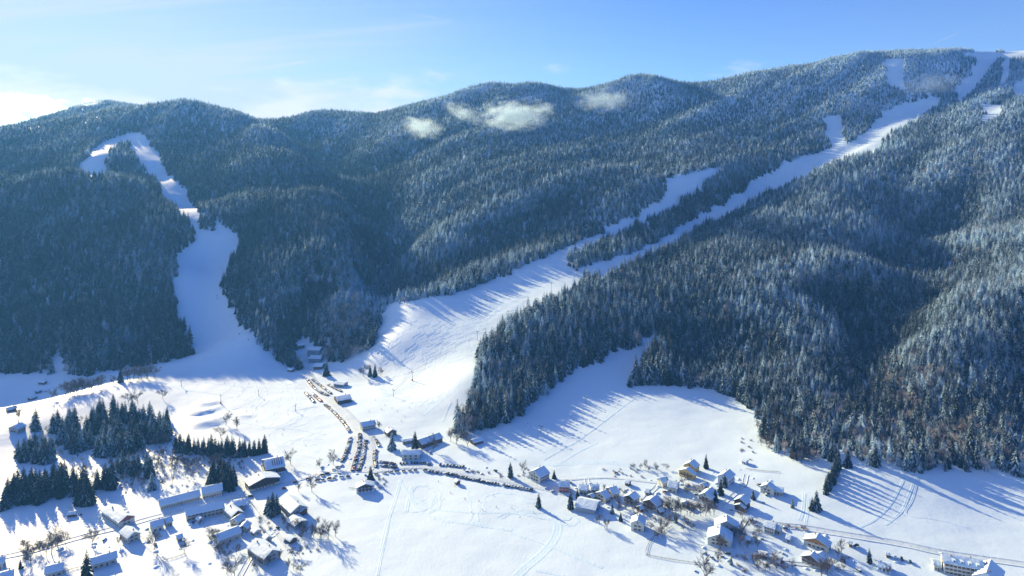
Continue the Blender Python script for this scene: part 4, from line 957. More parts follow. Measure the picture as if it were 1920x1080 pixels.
house((1765,1035),(1843,1051),12.2,13,'long three-storey cream manor with dormers','cream',8.2,floors=3,win_long=9,dormers=4,chimney=2,name='manor',category='manor')
house((1747,1047),(1763,1050),6.2,8,'low porch wing at the left end of the manor','cream',4.2,**S)
house((1849,1074),(1858,1047),12,16,'steep-roofed house at the right end of the manor','white',6.4,chimney=2)
house((1643,1050),(1671,1057),4.8,8,'small low house right of the spruce by the cars','white',2.9,win_long=3,**S)
house((580,650),(604,648),8,19,'topmost of the three lift buildings at the gorge mouth','grey',5,category='building',name='lift_building',**S)
house((582,666),(605,665),7.6,18,'middle one of the three lift buildings at the gorge mouth','grey',5,category='building',name='lift_building',**S)
house((590,681),(607,680),7.6,14,'lowest of the three lift buildings with a brown gable','wood',4.6,category='building',name='lift_building',**S)
house((556,643),(570,641),6.4,11,'small chalet alone in the shaded gorge mouth','wood',3.8,**S)
house((541,689),(550,691),4.2,7,'little hut at the foot of the shaded forest strip','wood',2.6,name='hut',category='hut',**S)
house((629,714),(649,716),5.4,12,'low white-roofed building beside the upper car park','stone',3.6,category='building',name='building',**S)
house((629,743),(656,738),7.4,19,'ski school building with a double snowy roof','darkwood',4.6,category='building',name='ski_school',win_long=6,shut=False,chimney=1)
house((884,824),(903,818.5),4.8,9,'white-roofed shack at the tip of the forest strip','wood',2.8,name='shack',category='shack',**S)
house((24,798),(41,791),7.2,12,'farmhouse on the slope at the left edge','stone',4.2)
house((12,764),(30,760),5.2,8,'brown barn in the shaded hollow','wood',3.2,name='barn',category='barn',**S)
house((74,713),(86,714),4,6,'small shed below the shaded forest edge','wood',2.6,name='shed',category='shed',**S)
house((66,732),(78,728),4,6,'shed among trees in the shaded hollow, upper of two','wood',2.6,name='shed',category='shed',**S)
house((54,745),(68,740),4,6,'shed among trees in the shaded hollow, lower of two','wood',2.6,name='shed',category='shed',**S)
house((855,896),(860,900),4.2,5,'tiny hut on the open snow below the car row','wood',2.4,name='hut',category='hut',**S)
house((1392,859),(1402,862),4.0,6,'small trailer-like hut at the edge of the big field','white',2.6,name='hut',category='hut',**S)
house((1591,1012),(1598,1014),4.0,5,'small orange hut beside the road','orange',2.4,name='hut',category='hut',**S)
house((1406,966),(1412,968),3.6,5,'little shed below the dark two-tier chalet','wood',2.2,name='shed',category='shed',**S)
house((1660,1012+22),(1668,1036),3.2,4,'snowed-in shelter beside the parked cars','wood',2.2,name='shelter',category='shelter',**S)
for a, b, h_, w_, lab, wl_ in [((1105,927),(1113,923),4.4,6,'brown outbuilding between the grey barn and the twin blue roofs','wood'),((1210,915),(1220,917),4.4,7,'garage between the dark-gabled chalet and the steep blue roof','beige'),((1173,898),(1182,901),4.2,6,'garden shed in the snowy gardens at the top of the hamlet','wood'),
    ((1281,941),(1290,938),4.6,7,'outbuilding left of the cream chalet by the three spruces','beige'),((1196,949),(1204,946),4.2,6,'small shed above the cream house with four windows','wood'),((1233,953),(1242,950),4.4,6,'shed left of the garden tree row','wood'),((1316,906),(1324,903),4.4,6,'shed left of the tall white house','stone'),
    ((1474,1001),(1484,1004),4.4,7,'garage right of the cream house by the lane hedge','cream'),((1398,1003),(1408,1005),4.4,6,'shed behind the garden trees right of the big twin house','wood'),((330,1003),(342,999),4.4,7,'shed at the top of the open garden','beige'),((541,1001),(551,1007),4.6,7,'shed below the low white roof','wood')]:
    house(a, b, h_, w_, lab, wl_, h_*0.58, name='shed', category='shed', **S)

# ------------------------------------------------------------------ cars
CARCOL = [('black', (0.012, 0.013, 0.015), 7), ('dark grey', (0.045, 0.05, 0.055), 8), ('silver', (0.32, 0.33, 0.34), 2), ('white', (0.62, 0.62, 0.62), 3), ('blue', (0.02, 0.045, 0.14), 4), ('red', (0.30, 0.02, 0.015), 1), ('green', (0.02, 0.06, 0.045), 2)]
def car_paint(n, c):
    c = (c[0]*0.62, c[1]*0.85, c[2]*1.25) if n != 'red' else c
    m = mat_plain('car_paint_'+n.replace(' ', '_'), c, 0.5, 0.4); m.node_tree.nodes['Principled BSDF'].inputs['Coat Weight'].default_value = 0.1; return m
M_CAR = {n: car_paint(n, c) for n, c, _ in CARCOL}; M_TYRE = mat_plain('tyre', (0.02, 0.02, 0.02), 0.9); M_LAMP = mat_plain('car_lamp', (0.6, 0.6, 0.6), 0.2, 0.6)
def loft(prof, half_w, top_in, zsplit):
    """side outline (x, z) extruded across, the part above zsplit leaning inwards"""
    V, Fc = [], []; n = len(prof)
    for s in (-1, 1):
        for x, z in prof: V.append((x, s*(half_w-(top_in if z > zsplit else 0)), z))
    Fc.append(tuple(range(n))); Fc.append(tuple(range(2*n-1, n-1, -1)))
    for i in range(n): Fc.append((i, n+i, n+(i+1) % n, (i+1) % n)[::-1])
    return V, Fc
def wheel(x, y, r=0.32, w=0.2, k=10):
    V = [(x+math.cos(6.283*i/k)*r, y+s*w/2, r+math.sin(6.283*i/k)*r) for s in (-1, 1) for i in range(k)]
    return V, [tuple(range(k)), tuple(range(2*k-1, k-1, -1))]+[(i, k+i, k+(i+1) % k, (i+1) % k)[::-1] for i in range(k)]
SHAPES = {'hatchback': [(-2.0,0.3),(-2.05,0.8),(-1.85,0.98),(-1.35,1.46),(0.25,1.50),(0.95,0.98),(1.85,0.86),(2.0,0.55),(1.95,0.3)],
          'estate': [(-2.25,0.3),(-2.3,0.85),(-2.15,1.0),(-1.9,1.5),(0.3,1.52),(1.1,1.0),(2.1,0.88),(2.3,0.55),(2.25,0.3)],
          'van': [(-2.3,0.32),(-2.35,0.9),(-2.3,1.1),(-2.2,1.9),(0.9,1.92),(1.55,1.12),(2.15,0.98),(2.35,0.6),(2.3,0.32)]}
def car_parts(kind):
    pr = SHAPES[kind]; top = max(z for _, z in pr)
    body = loft(pr, 0.88, 0.17, 1.05 if kind != 'van' else 1.15)
    wl = []
    for x in (pr[0][0]+0.75, pr[-1][0]-0.75):
        for y in (-0.8, 0.8): wl.append(wheel(x, y))
    lamps = boxes([(pr[-2][0]-0.06, s*0.6-0.18, 0.62, pr[-2][0]+0.02, s*0.6+0.18, 0.78) for s in (-1, 1)])
    V, Fc, fm = join((body[0], body[1], 0), *[(w[0], w[1], 1) for w in wl], (lamps[0], lamps[1], 2))
    zt = top-0.08; zb = 1.02 if kind != 'van' else 1.16
    xa, xb, xc, xd = pr[2][0], pr[3][0], pr[4][0], pr[5][0]
    g = []
    gl = []
    for s in (-1, 1):
        n = len(g); y = s*(0.875-0.16); g += [(xa+0.32, s*0.87, zb), (xd-0.3, s*0.87, zb), (xc-0.12, y+s*0.02, zt), (xb+0.12, y+s*0.02, zt)]; gl.append((n, n+1, n+2, n+3) if s < 0 else (n+3, n+2, n+1, n))
    n = len(g); g += [(xd-0.03, -0.74, zb+0.02), (xd-0.03, 0.74, zb+0.02), (xc+0.03, 0.64, zt), (xc+0.03, -0.64, zt)]; gl.append((n, n+1, n+2, n+3))
    n = len(g); g += [(xa-0.03, -0.74, zb+0.02), (xa-0.03, 0.74, zb+0.02), (xb-0.05, 0.64, zt), (xb-0.05, -0.64, zt)]; gl.append((n+3, n+2, n+1, n))
    sn = boxes([(xb+0.1, -0.66, top-0.02, xc-0.1, 0.66, top+0.14), (xd+0.05, -0.7, 0.96 if kind != 'van' else 1.06, pr[6][0]-0.2, 0.7, 1.04 if kind != 'van' else 1.12)])
    return (V, Fc, fm), (g, gl), sn
CARM = {}
for k in SHAPES:
    (V, Fc, fm), (g, gl), sn = car_parts(k)
    gm = mesh_from('car_windows', g, gl, [M_PANE]); sm = mesh_from('roof_snow', sn[0], sn[1], [M_ROOFSNOW])
    for n, c, _ in CARCOL: CARM[k, n] = (mesh_from('car', V, Fc, [M_CAR[n], M_TYRE, M_LAMP], fm), gm, sm)
_bag = [n for n, c, w in CARCOL for _ in range(w)]
NCAR = 0
def put_car(x, y, rz, label, group, colour=None, kind=None, snow=0.5):
    global NCAR; NCAR += 1
    kind = kind or rnd.choices(['hatchback', 'estate', 'van'], [5, 4, 1.2])[0]; colour = colour or rnd.choice(_bag)
    b, g, s = CARM[kind, colour]
    if label.startswith('car '): label = colour+' '+kind+' '+label[4:]
    z = hz(x, y)+0.27
    o = link('parked_car', b, None, (x, y, z), rz); tag(o, label, 'car', group)
    link('windows', g, o)
    if rnd.random() < snow: link('roof_snow', s, o)
    return o
def car_row(pts, spacing, label, group, perp=True, skip=0.06, colours=None, jit=0.25):
    w = smooth_line(pts, 0.5); acc = 0; nxt = 0.0
    for a, b in zip(w, w[1:]):
        d = b-a; d.z = 0; l = d.length
        if acc >= nxt:
            nxt += spacing
            if rnd.random() > skip:
                ang = math.atan2(d.y, d.x)+(math.pi/2 if perp else 0)+(math.pi if rnd.random() < 0.5 else 0)+rnd.uniform(-0.05, 0.05)
                put_car(a.x+rnd.uniform(-jit, jit)*0.3, a.y+rnd.uniform(-jit, jit), ang, label, group, rnd.choice(colours) if colours else None)
        acc += l
for pts, sp, lab, pp, cols in [
  ([(577,714),(590,729),(603,738),(617,743)], 2.75, 'car in the outer of the two dense rows near the lift buildings', True, None),
  ([(586,712),(600,723),(612,732),(621,739)], 2.75, 'car in the inner of the two dense rows near the lift buildings', True, None),
  ([(614,721),(626,728),(641,735)], 2.9, 'car in the short row above the ski school', True, None),
  ([(586,739),(595,747),(603,754)], 2.9, 'car in the short reddish row below the dense rows', True, ['red', 'red', 'silver', 'white', 'green']),
  ([(609,759),(622,770),(632,780),(648,798),(656,812)], 2.8, 'car in the single file along the left of the climbing road', True, None),
  ([(657,822),(652,842),(645,858),(639,868)], 2.75, 'car in the curved row left of the car park', True, None),
  ([(675,815),(674,839),(668,860),(661,884)], 2.7, 'car in the left column of the central double row', True, None),
  ([(686,826),(683,845),(679,865),(672,884)], 2.7, 'car in the right column of the central double row', True, None),
  ([(700,820),(708,831),(711,838)], 2.8, 'car in the short row left of the two spruces', True, None),
  ([(704,846),(702,860),(705,878)], 2.75, 'car in the row right of the car park lane', True, None),
  ([(713,867),(728,869),(743,872)], 2.7, 'car in the rear row of the block below the left spruce', True, None),
  ([(714,874),(730,876),(744,878)], 2.7, 'car in the front row of the block below the left spruce', True, None),
  ([(751,870),(770,869),(790,869),(809,873)], 2.8, 'car in the row in front of the house with three dark windows', True, None),
  ([(826,873),(850,875),(873,877)], 3.4, 'car in the loose row across the road from the long row', True, None),
  ([(806,885),(836,889),(862,895),(890,901),(915,906),(940,910),(965,914),(985,918),(1001,921)], 2.85, 'car in the long single row beside the nursery slope', True, ['black', 'dark grey', 'dark grey', 'blue', 'black', 'silver', 'green']),
  ([(573,737),(582,747),(590,756)], 3.2, 'snowed-in car in the group on the meadow side of the road', True, None)]:
    car_row(pts, sp, lab, lab.replace('car in', 'cars in').replace('snowed-in cars in', 'snowed-in cars of'), pp, cols and 0.04 or 0.06, cols)
def cars_at(lst, rz, lab, grp):
    for (px, py) in lst:
        p = at(px, py); put_car(p.x, p.y, rz+rnd.uniform(-0.08, 0.08)+(math.pi if rnd.random() < .5 else 0), lab, grp)
cars_at([(706,890),(721,888),(733,886),(744,885),(757,884),(768,883),(779,883),(797,883)], 0.05, 'car parked parallel along the road behind the terrace chalet', 'cars parked parallel along the road')
cars_at([(595,896),(605,892),(614,889),(595,902),(606,901),(617,899),(627,898),(641,896),(653,895)], 0.1, 'car in the small roadside park above the tall slim tree', 'cars in the small roadside park')
cars_at([(626,882),(633,877),(640,874)], 0.5, 'car at the bend below the curved row', 'cars at the bend below the curved row')
cars_at([(1667,1043),(1679,1046),(1691,1050),(1707,1055)], 1.2, 'snow-capped car in the short file left of the manor', 'cars left of the manor')
for px, py, rz, col, lab in [(533,917,0.15,'red','red car alone in the shaded hotel yard'),(470,932,0.2,'dark grey','dark car on the lane below the hotels'),(466,916,1.0,'silver','silver car at the corner of the lower hotel'),(1025,917,0.0,'white','white car beside the red-walled house'),
                             (1037,923,0.2,'silver','silver car in front of the red-walled house'),(553,905,0.3,'black','black car on the road right of the lower hotel'),(577,899,0.3,'blue','blue car on the hotel road'),(1247,924,0.2,'red','red car at the cream house with a front gable'),(672,792+38,0.9,'dark grey','dark car driving between the rows'),(1155,888,0.3,'green','snow-capped green van at the top of the hamlet')]:
    p = at(px, py); put_car(p.x, p.y, rz, lab, None, col)
print('cars', NCAR)

# ------------------------------------------------------------------ ski lifts, fences, people
def pylon(px, py, h, label, group, rz=0.6, base=None):
    p = at(px, py); root = link('lift_pylon', None, None, p, rz); tag(root, label, 'pylon', group)
    k = 8; V = [(math.cos(6.283*i/k)*r, math.sin(6.283*i/k)*r, z) for z, r in ((-0.5, 0.34), (h, 0.2)) for i in range(k)]
    link('mast', mesh_from('mast', V, [(i, (i+1) % k, k+(i+1) % k, k+i) for i in range(k)]+[tuple(range(2*k-1, k-1, -1))[::-1]], [M_METAL]), root)
    link('crossarm', mesh_from('crossarm', *boxes([(-0.16,-2.6,h-0.35,0.16,2.6,h-0.05),(-0.1,-1.4,h-1.4,0.1,-1.15,h-0.3),(-0.1,1.15,h-1.4,0.1,1.4,h-0.3)])[:2], [M_METAL]), root)
    for s in (-1, 1): link('sheave', mesh_from('sheave', *boxes([(-1.0, s*2.5-0.12, h-0.02, 1.0, s*2.5+0.12, h+0.3)])[:2], [M_TYRE]), root)
    if base: link('safety_mat', mesh_from('safety_mat', *boxes([(-0.7,-0.7,-0.3,0.7,0.7,2.2)])[:2], [M_MAT]), root)
    return root, p, h, rz
M_MAT = mat_plain('safety_mat', (0.48, 0.10, 0.07), 0.8, 0.2, 0.2, 3); M_CABLE = mat_plain('cable', (0.05, 0.05, 0.055), 0.6)
def cable(name, pts, r, label, sag=1.5):
    V, Fc = [], []; L_ = []
    for a, b in zip(pts, pts[1:]):
        for k in range(8): t = k/8; q = a.lerp(b, t); L_.append(Vector((q.x, q.y, q.z-sag*4*t*(1-t))))
    L_.append(pts[-1])
    for q in L_: V += [(q.x-r, q.y, q.z), (q.x+r, q.y, q.z), (q.x, q.y, q.z+1.7*r)]
    for i in range(len(L_)-1):
        for j in range(3): Fc.append((3*i+j, 3*i+(j+1) % 3, 3*i+3+(j+1) % 3, 3*i+3+j))
    tag(link(name, mesh_from(name, V, Fc, [M_CABLE])), label, 'cable')
main = [pylon(*a) for a in [(738,744,9,'lowest lift pylon of the main piste','pylons of the main piste lift',0.7),(773,714,12,'lift pylon on the main piste above the parked cars',None,0.7,True),(895,638,13,'lift pylon halfway up the broad piste',None,0.7),(1034,545,13,'lift pylon where the broad piste narrows',None,0.7),(1099,505,12,'lift pylon at the lower tip of the forest island',None,0.7),(1215,452,12,'lift pylon on the narrow upper piste, lowest of three',None,0.7),(1332,398,12,'lift pylon on the narrow upper piste, middle of three',None,0.7),(1436,338,12,'lift pylon on the narrow upper piste, top of three',None,0.7)]]
for s in (-1, 1):
    cable('lift_cable', [p+Vector((-math.sin(rz)*s*2.5, math.cos(rz)*s*2.5, h+0.3)) for _, p, h, rz in main], 0.07, 'lift cable running up the main piste, '+('left strand' if s > 0 else 'right strand'), 2.0)
pylon(414,757,11,'lattice-like lift mast with a red mat beside the snow banks',None,0.2,True); pylon(340,724,7,'short pole on the lit meadow edge',None,0.2); pylon(485,742,7,'drag lift pole in the middle of the meadow',None,0.2); pylon(554,771,7,'drag lift pole right of the meadow middle',None,0.2)
pylon(531,560+108,7,'drag lift pole at the foot of the shaded piste',None,0.2); pylon(407,562,8,'lift pylon beside the shaded left piste',None,1.2); pylon(1014,812,8,'drag lift pole in the shaded big field',None,0.8); pylon(1098,757,8,'upper drag lift pole at the shadow edge of the big field',None,0.8)
# fences
M_POST = mat_plain('weathered_wood', (0.13, 0.095, 0.07), 0.9, 0.1, 0.2, 3)
ME_POST = mesh_from('post', *boxes([(-0.07,-0.07,-0.3,0.07,0.07,1.25)])[:2], [M_POST])
def fence(pts, label, gap=3.0, rail=True):
    w = smooth_line(pts, gap); o0 = w[0]; root = link('fence', None, None, o0); tag(root, label, 'fence')
    for i, p in enumerate(w):
        link('post', ME_POST, root, p-o0)
        if i+1 < len(w):
            a, b = p-o0, w[i+1]-o0; n = Vector((-(b-a).y, (b-a).x, 0)).normalized()*0.05
            for h in (0.55, 1.05):
                V = [tuple(q+m+Vector((0, 0, z))) for q in (a, b) for m in (-n, n) for z in (h-0.07, h+0.07)]
                link('rail', mesh_from('rail', V, [(0,1,5,4),(2,6,7,3),(1,3,7,5),(0,4,6,2)], [M_POST]), root)
fence([(1260,948+40),(1240,1000),(1222,1012),(1212,1030),(1211,1040)], 'wooden fence curving down beside the cream house')
fence([(1211,1041),(1240,1047),(1290,1055),(1340,1060)], 'wooden fence along the foot of the gardens')
fence([(165,1062),(135,1068),(112,1078)], 'fence beside the big spruce at lower left'); fence([(305,1052),(330,1046),(348,1039)], 'short dark fence in the open garden')
fence([(1400,880),(1430,884),(1462,886)], 'fence around the paddock behind the tall white house'); fence([(655,916),(690,919),(718,915)], 'low fence on the terrace of the dark gabled chalet')
fence([(780,858),(800,846),(822,836)], 'fence climbing right of the house with three windows'); fence([(1462,984),(1480,988),(1510,993)], 'fence along the hedge by the right-hand lane')
# hedges and shrubs: low bare bushes
def bush_mesh(seed):
    r = random.Random(seed); V, Fc = [], []
    for i in range(46):
        a = r.random()*6.283; el = r.uniform(0.25, 1.4); l = r.uniform(0.6, 1.0); d = Vector((math.cos(a)*math.cos(el), math.sin(a)*math.cos(el), math.sin(el)))
        b = Vector((r.uniform(-.25, .25), r.uniform(-.25, .25), 0)); s = d.orthogonal().normalized()*0.035; n = len(V)
        e = b+d*l; m = b+d*l*0.55; V += [tuple(b-s), tuple(b+s), tuple(m+s*.8), tuple(m-s*.8), tuple(e)]; Fc += [(n, n+1, n+2, n+3), (n+3, n+2, n+4)]
        for _ in range(3):
            q = b+d*l*r.uniform(0.4, 0.9); e2 = q+Vector((r.uniform(-.35, .35), r.uniform(-.35, .35), r.uniform(0.05, .4))); n = len(V); V += [tuple(q-s*.6), tuple(q+s*.6), tuple(e2)]; Fc.append((n, n+1, n+2))
    return V, Fc
BUSH = [mesh_from('shrub', *bush_mesh(i), [M_TWIG_F]) for i in range(4)]
def shrubs(poly, n, lab, grp, h0=1.2, h1=2.6):
    w = poly_world(poly, 30); x0, y0 = w.min(0); x1, y1 = w.max(0); c = 0; tries = 0
    while c < n and tries < 4000:
        tries += 1; x, y = rnd.uniform(x0, x1), rnd.uniform(y0, y1)
        if not inside(w, np.array([x]), np.array([y]))[0]: continue
        s = rnd.uniform(h0, h1); o = link('shrub', rnd.choice(BUSH), None, (x, y, hz(x, y)-0.05), rnd.uniform(0, 6.28), (s*1.2, s*1.2, s)); tag(o, ('tall ' if s > (h0+h1)/2 else 'short ')+lab+', '+where_in(x, y, x0, x1, y0, y1), 'shrub', grp); c += 1
for poly, n, lab in [([(190,890),(330,880),(380,905),(300,930),(215,935)], 40, 'bare shrub in the blue-shaded bank above the long low building'), ([(395,1000),(430,1010),(435,1040),(400,1035)], 10, 'bare shrub beside the barn'), ([(480,970),(505,960),(515,990),(490,1000)], 9, 'frosted shrub along the lane'),
                     ([(1130,880),(1180,872),(1230,885),(1200,900),(1140,895)], 16, 'low shrub in the snowy gardens at the top of the hamlet'), ([(1200,935),(1250,940),(1255,955),(1205,955)], 10, 'frosted shrub between the houses in mid hamlet'), ([(1370,1040),(1430,1035),(1440,1070),(1380,1075)], 16, 'bare shrub in the gardens at the bottom edge'),
                     ([(1470,982),(1510,988),(1512,996),(1472,990)], 9, 'brown shrub in the hedge by the right-hand lane'), ([(1380,820),(1410,815),(1420,870),(1385,850)], 10, 'dark shrub at the right edge of the big field'), ([(415,500),(438,490),(432,530),(412,545)], 12, 'dark shrub on the steep bank of the left piste'), ([(430,590),(455,605),(475,640),(455,640)], 10, 'shrub on the bump at the foot of the left piste'),
                     ([(960,888),(990,880),(995,895),(962,900)], 5, 'shrub beside the blue-roofed house'), ([(865,878),(950,890),(945,898),(868,884)], 12, 'snowy shrub on the bank above the long car row'), ([(700,890),(725,900),(722,925),(705,915)], 8, 'brown shrub beside the terrace chalet'), ([(550,1020),(600,1030),(570,1070),(540,1060)], 10, 'shrub in the garden at the bottom edge'), ([(40,1020),(120,1010),(130,1025),(50,1045)], 14, 'bare shrub along the lower left road')]:
    shrubs(poly, n, lab, lab.replace('shrub', 'shrubs', 1))
# snow heaps, woodpiles and snowed-in cars around the houses
def heap_mesh(seed):
    r = random.Random(seed); bm = bmesh.new(); bmesh.ops.create_icosphere(bm, subdivisions=2, radius=1.0)
    for v in bm.verts:
        k = 1+r.uniform(-0.22, 0.22); v.co = Vector((v.co.x*k*1.3, v.co.y*k, max(-0.2, v.co.z*k*0.62)))
    me = bpy.data.meshes.new('snow_heap'); bm.to_mesh(me); bm.free(); me.materials.append(M_ROOFSNOW); me.polygons.foreach_set('use_smooth', [True]*len(me.polygons)); return me
HEAP = [heap_mesh(i) for i in range(5)]
PILE = mesh_from('woodpile', *boxes([(-1.6,-0.45,0,1.6,0.45,1.1,0),(-1.7,-0.55,1.1,1.7,0.55,1.35,1)])[:2], [M_POST, M_ROOFSNOW], boxes([(0,0,0,1,1,1,0),(0,0,0,1,1,1,1)])[2])
for poly, n, wh in [([(1040,905),(1170,905),(1260,885),(1400,880),(1480,915),(1420,975),(1280,965),(1120,960)], 60, 'between the houses of the right-hand hamlet'), ([(1280,985),(1420,980),(1560,1000),(1700,1050),(1640,1078),(1300,1075)], 40, 'in the gardens along the bottom right'), ([(20,1040),(230,985),(440,935),(520,975),(560,1075),(30,1078)], 50, 'between the houses at lower left'), ([(560,880),(720,830),(830,850),(1000,905),(820,878),(640,905)], 30, 'beside the car parks')]:
    w = poly_world(poly, 40); x0, y0 = w.min(0); x1, y1 = w.max(0); c = 0
    while c < n:
        x, y = rnd.uniform(x0, x1), rnd.uniform(y0, y1)
        if not inside(w, np.array([x]), np.array([y]))[0]: continue
        c += 1; q = rnd.random()
        if q < 0.72: o = link('snow_heap', rnd.choice(HEAP), None, (x, y, hz(x, y)), rnd.uniform(0, 6.28), rnd.uniform(0.7, 1.9)); tag(o, ('large' if o.scale[0] > 1.3 else 'small')+' snow heap '+wh+', '+where_in(x, y, x0, x1, y0, y1), 'snow heap', 'snow heaps '+wh)
        elif q < 0.86: o = link('woodpile', PILE, None, (x, y, hz(x, y)), rnd.uniform(0, 6.28), rnd.uniform(0.8, 1.2)); tag(o, 'snow-capped woodpile '+wh+', '+where_in(x, y, x0, x1, y0, y1), 'woodpile', 'woodpiles '+wh)
        else: put_car(x, y, rnd.uniform(0, 6.28), 'car standing '+wh, 'cars standing '+wh)
# people on skis, a few pixels tall
def person_mesh():
    me = bpy.data.meshes.new('person'); J = [(0,0,0.95,.15,.12),(0,0.02,1.25,.17,.12),(0,0.05,1.42,.15,.10),(0,0.06,1.52,.055,.055),(0,0.08,1.66,.095,.105),(0,0.08,1.76,.07,.08),
         (0.11,0.06,0.55,.085,.085),(0.12,-0.02,0.1,.06,.06),(0.12,0.12,0.05,.05,.05),(-0.11,0.06,0.55,.085,.085),(-0.12,-0.02,0.1,.06,.06),(-0.12,0.12,0.05,.05,.05),
         (0.21,0.05,1.38,.06,.06),(0.30,0.12,1.12,.05,.05),(0.30,0.34,1.0,.04,.04),(-0.21,0.05,1.38,.06,.06),(-0.30,0.12,1.12,.05,.05),(-0.30,0.34,1.0,.04,.04)]
    E = [(0,1),(1,2),(2,3),(3,4),(4,5),(0,6),(6,7),(7,8),(0,9),(9,10),(10,11),(2,12),(12,13),(13,14),(2,15),(15,16),(16,17)]
    me.from_pydata([j[:3] for j in J], E, []); o = bpy.data.objects.new('person_source', me); COL.objects.link(o)
    o.modifiers.new('skin', 'SKIN'); o.modifiers.new('sub', 'SUBSURF').levels = 1
    for i, j in enumerate(J): me.skin_vertices[0].data[i].radius = (j[3], j[4])
    me.skin_vertices[0].data[0].use_root = True
    dg = bpy.context.evaluated_depsgraph_get(); ev = o.evaluated_get(dg); m2 = bpy.data.meshes.new_from_object(ev); bpy.data.objects.remove(o); return m2
PM = person_mesh(); PEOPLE = []
M_SKIN = mat_plain('skin', (0.55, 0.36, 0.27), 0.6); M_TROUSER = mat_plain('dark_trousers', (0.02, 0.022, 0.03), 0.8)
for nm, c in (('red', (0.40, 0.03, 0.025)), ('blue', (0.02, 0.06, 0.25)), ('black', (0.015, 0.015, 0.018)), ('orange', (0.55, 0.14, 0.02)), ('green', (0.03, 0.12, 0.05))):
    m = PM.copy(); m.name = 'person'; jm = mat_plain(nm+'_jacket', c, 0.8); m.materials.clear()
    for k in (jm, M_TROUSER, M_SKIN, M_TYRE): m.materials.append(k)
    for p_ in m.polygons:
        z = p_.center.z; p_.material_index = 1 if z < 0.95 else (2 if 1.53 < z < 1.70 and p_.center.y > 0.1 else (3 if z > 1.56 else 0))
    PEOPLE.append((nm, m))
ME_SKI = mesh_from('ski', *boxes([(-0.045,-0.8,0.0,0.045,0.85,0.03),(-0.045,0.85,0.03,0.045,0.95,0.10)])[:2], [M_MAT])
def skier(px, py, lab, grp):
    p = at(px, py); nm, m = rnd.choice(PEOPLE); rz = rnd.uniform(0, 6.28)
    o = link('person', m, None, (p.x, p.y, p.z+0.08), rz); tag(o, lab, 'person', grp)
    for s in (-1, 1): link('ski', ME_SKI, o, (s*0.13, 0.05, -0.02))
for lst, lab in [([(421,719),(497,726),(480,766),(495,802),(530,816),(532,806),(573,836),(481,790),(462,772),(455,728),(540,778)], 'skier on the sunny meadow left of the parked cars'),
                 ([(990,795),(1014,809),(950,836),(985,800),(942,842)], 'skier in the blue shadow of the big field'),
                 ([(822,904),(872,936),(905,957),(931,952),(960,953),(845,925),(898,940),(925,930),(975,970),(853,912),(1000,962),(884,962)], 'skier on the nursery slope below the long car row'),
                 ([(745,772),(758,781),(735,766),(704,751),(692,772),(768,765),(752,790),(812,668),(800,640),(722,760),(715,768),(836,612),(955,560),(1005,520)], 'skier on the lower part of the main piste')]:
    for a in lst: skier(*a, lab, lab.replace('skier', 'skiers'))
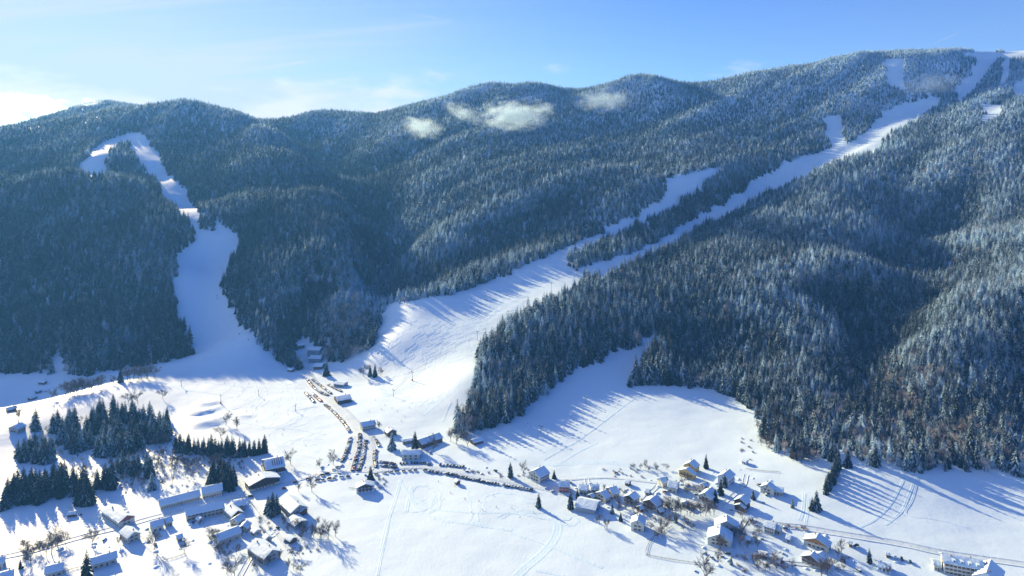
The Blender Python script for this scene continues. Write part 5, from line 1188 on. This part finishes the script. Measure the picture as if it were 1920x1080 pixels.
# clouds clinging to the mountainside
def mist(px, py, D, sx, sy, sz, dens, label, seed, tilt=0.0):
    c = Vector(P(px, py, D)); me = bpy.data.meshes.new('cloud'); bm = bmesh.new(); bmesh.ops.create_icosphere(bm, subdivisions=3, radius=1.0); bm.to_mesh(me); bm.free()
    m = bpy.data.materials.new('cloud_vapour'); m.use_nodes = True; nt = m.node_tree; N = nt.nodes; L = nt.links; N.clear()
    out = N.new('ShaderNodeOutputMaterial'); pv = N.new('ShaderNodeVolumePrincipled'); pv.inputs['Color'].default_value = (0.56, 0.78, 1.0, 1); pv.inputs['Anisotropy'].default_value = 0.6
    tc = N.new('ShaderNodeTexCoord'); ln = N.new('ShaderNodeVectorMath'); ln.operation = 'LENGTH'; L.new(tc.outputs['Object'], ln.inputs[0])
    mp = N.new('ShaderNodeMapping'); mp.inputs['Scale'].default_value = (sx/42, sy/42, sz/22); mp.inputs['Location'].default_value = (seed, seed*2.3, 0); L.new(tc.outputs['Object'], mp.inputs[0])
    no = N.new('ShaderNodeTexNoise'); no.inputs['Scale'].default_value = 1.0; no.inputs['Detail'].default_value = 6; no.inputs['Roughness'].default_value = 0.7; L.new(mp.outputs[0], no.inputs['Vector'])
    a = N.new('ShaderNodeMath'); a.operation = 'MULTIPLY_ADD'; L.new(ln.outputs['Value'], a.inputs[0]); a.inputs[1].default_value = -0.55; L.new(no.outputs['Fac'], a.inputs[2])
    r = N.new('ShaderNodeMapRange'); r.interpolation_type = 'SMOOTHSTEP'; L.new(a.outputs[0], r.inputs['Value']); r.inputs['From Min'].default_value = 0.10; r.inputs['From Max'].default_value = 0.55; r.inputs['To Max'].default_value = dens
    L.new(r.outputs[0], pv.inputs['Density']); L.new(pv.outputs[0], out.inputs['Volume']); me.materials.append(m)
    o = link('cloud', me, None, c, 0, (sx, sy, sz)); o.rotation_euler = (0, tilt, 0); tag(o, label, 'cloud')
mist(965,216,2000,165,90,66,0.035,'largest white cloud hanging before the wooded mountainside',3.1,-0.08)
mist(792,238,1990,95,60,52,0.03,'small wispy cloud left of the largest one on the mountainside',7.7,0.2)
mist(868,210,2150,100,50,45,0.018,'faint cloud wisps between the small and the largest cloud',12.4,0.3)
mist(1135,188,2250,150,80,60,0.016,'thin cloud right of the largest one on the mountainside',15.9,-0.1)
mist(1745,158,2330,190,80,62,0.008,'thin mist across the top of the highest piste',21.3,-0.1)
mist(40,212,3150,330,120,130,0.03,'bright cloud behind the far left ridge',27.5,0.0)
mist(172,200,2750,90,60,60,0.012,'thin mist drifting over the far left peak',31.5,0.0)

# ------------------------------------------------------------------ air
def build_haze():
    V = [(-4500,-250,-60),(4500,-250,-60),(4500,4700,-60),(-4500,4700,-60),(-4500,-250,930),(4500,-250,930),(4500,4700,930),(-4500,4700,930)]
    Fc = [(0,3,2,1),(4,5,6,7),(0,1,5,4),(1,2,6,5),(2,3,7,6),(3,0,4,7)]
    m = bpy.data.materials.new('haze'); m.use_nodes = True; nt = m.node_tree; nt.nodes.clear()
    out = nt.nodes.new('ShaderNodeOutputMaterial'); pv = nt.nodes.new('ShaderNodeVolumePrincipled')
    pv.inputs['Color'].default_value = (0.11, 0.39, 1.0, 1); pv.inputs['Density'].default_value = 0.00007; pv.inputs['Anisotropy'].default_value = 0.3
    nt.links.new(pv.outputs[0], out.inputs['Volume'])
    o = link('haze', mesh_from('haze', V, Fc, [m])); tag(o, 'thin blue winter haze filling the valley air', 'haze', kind='stuff')
build_haze()
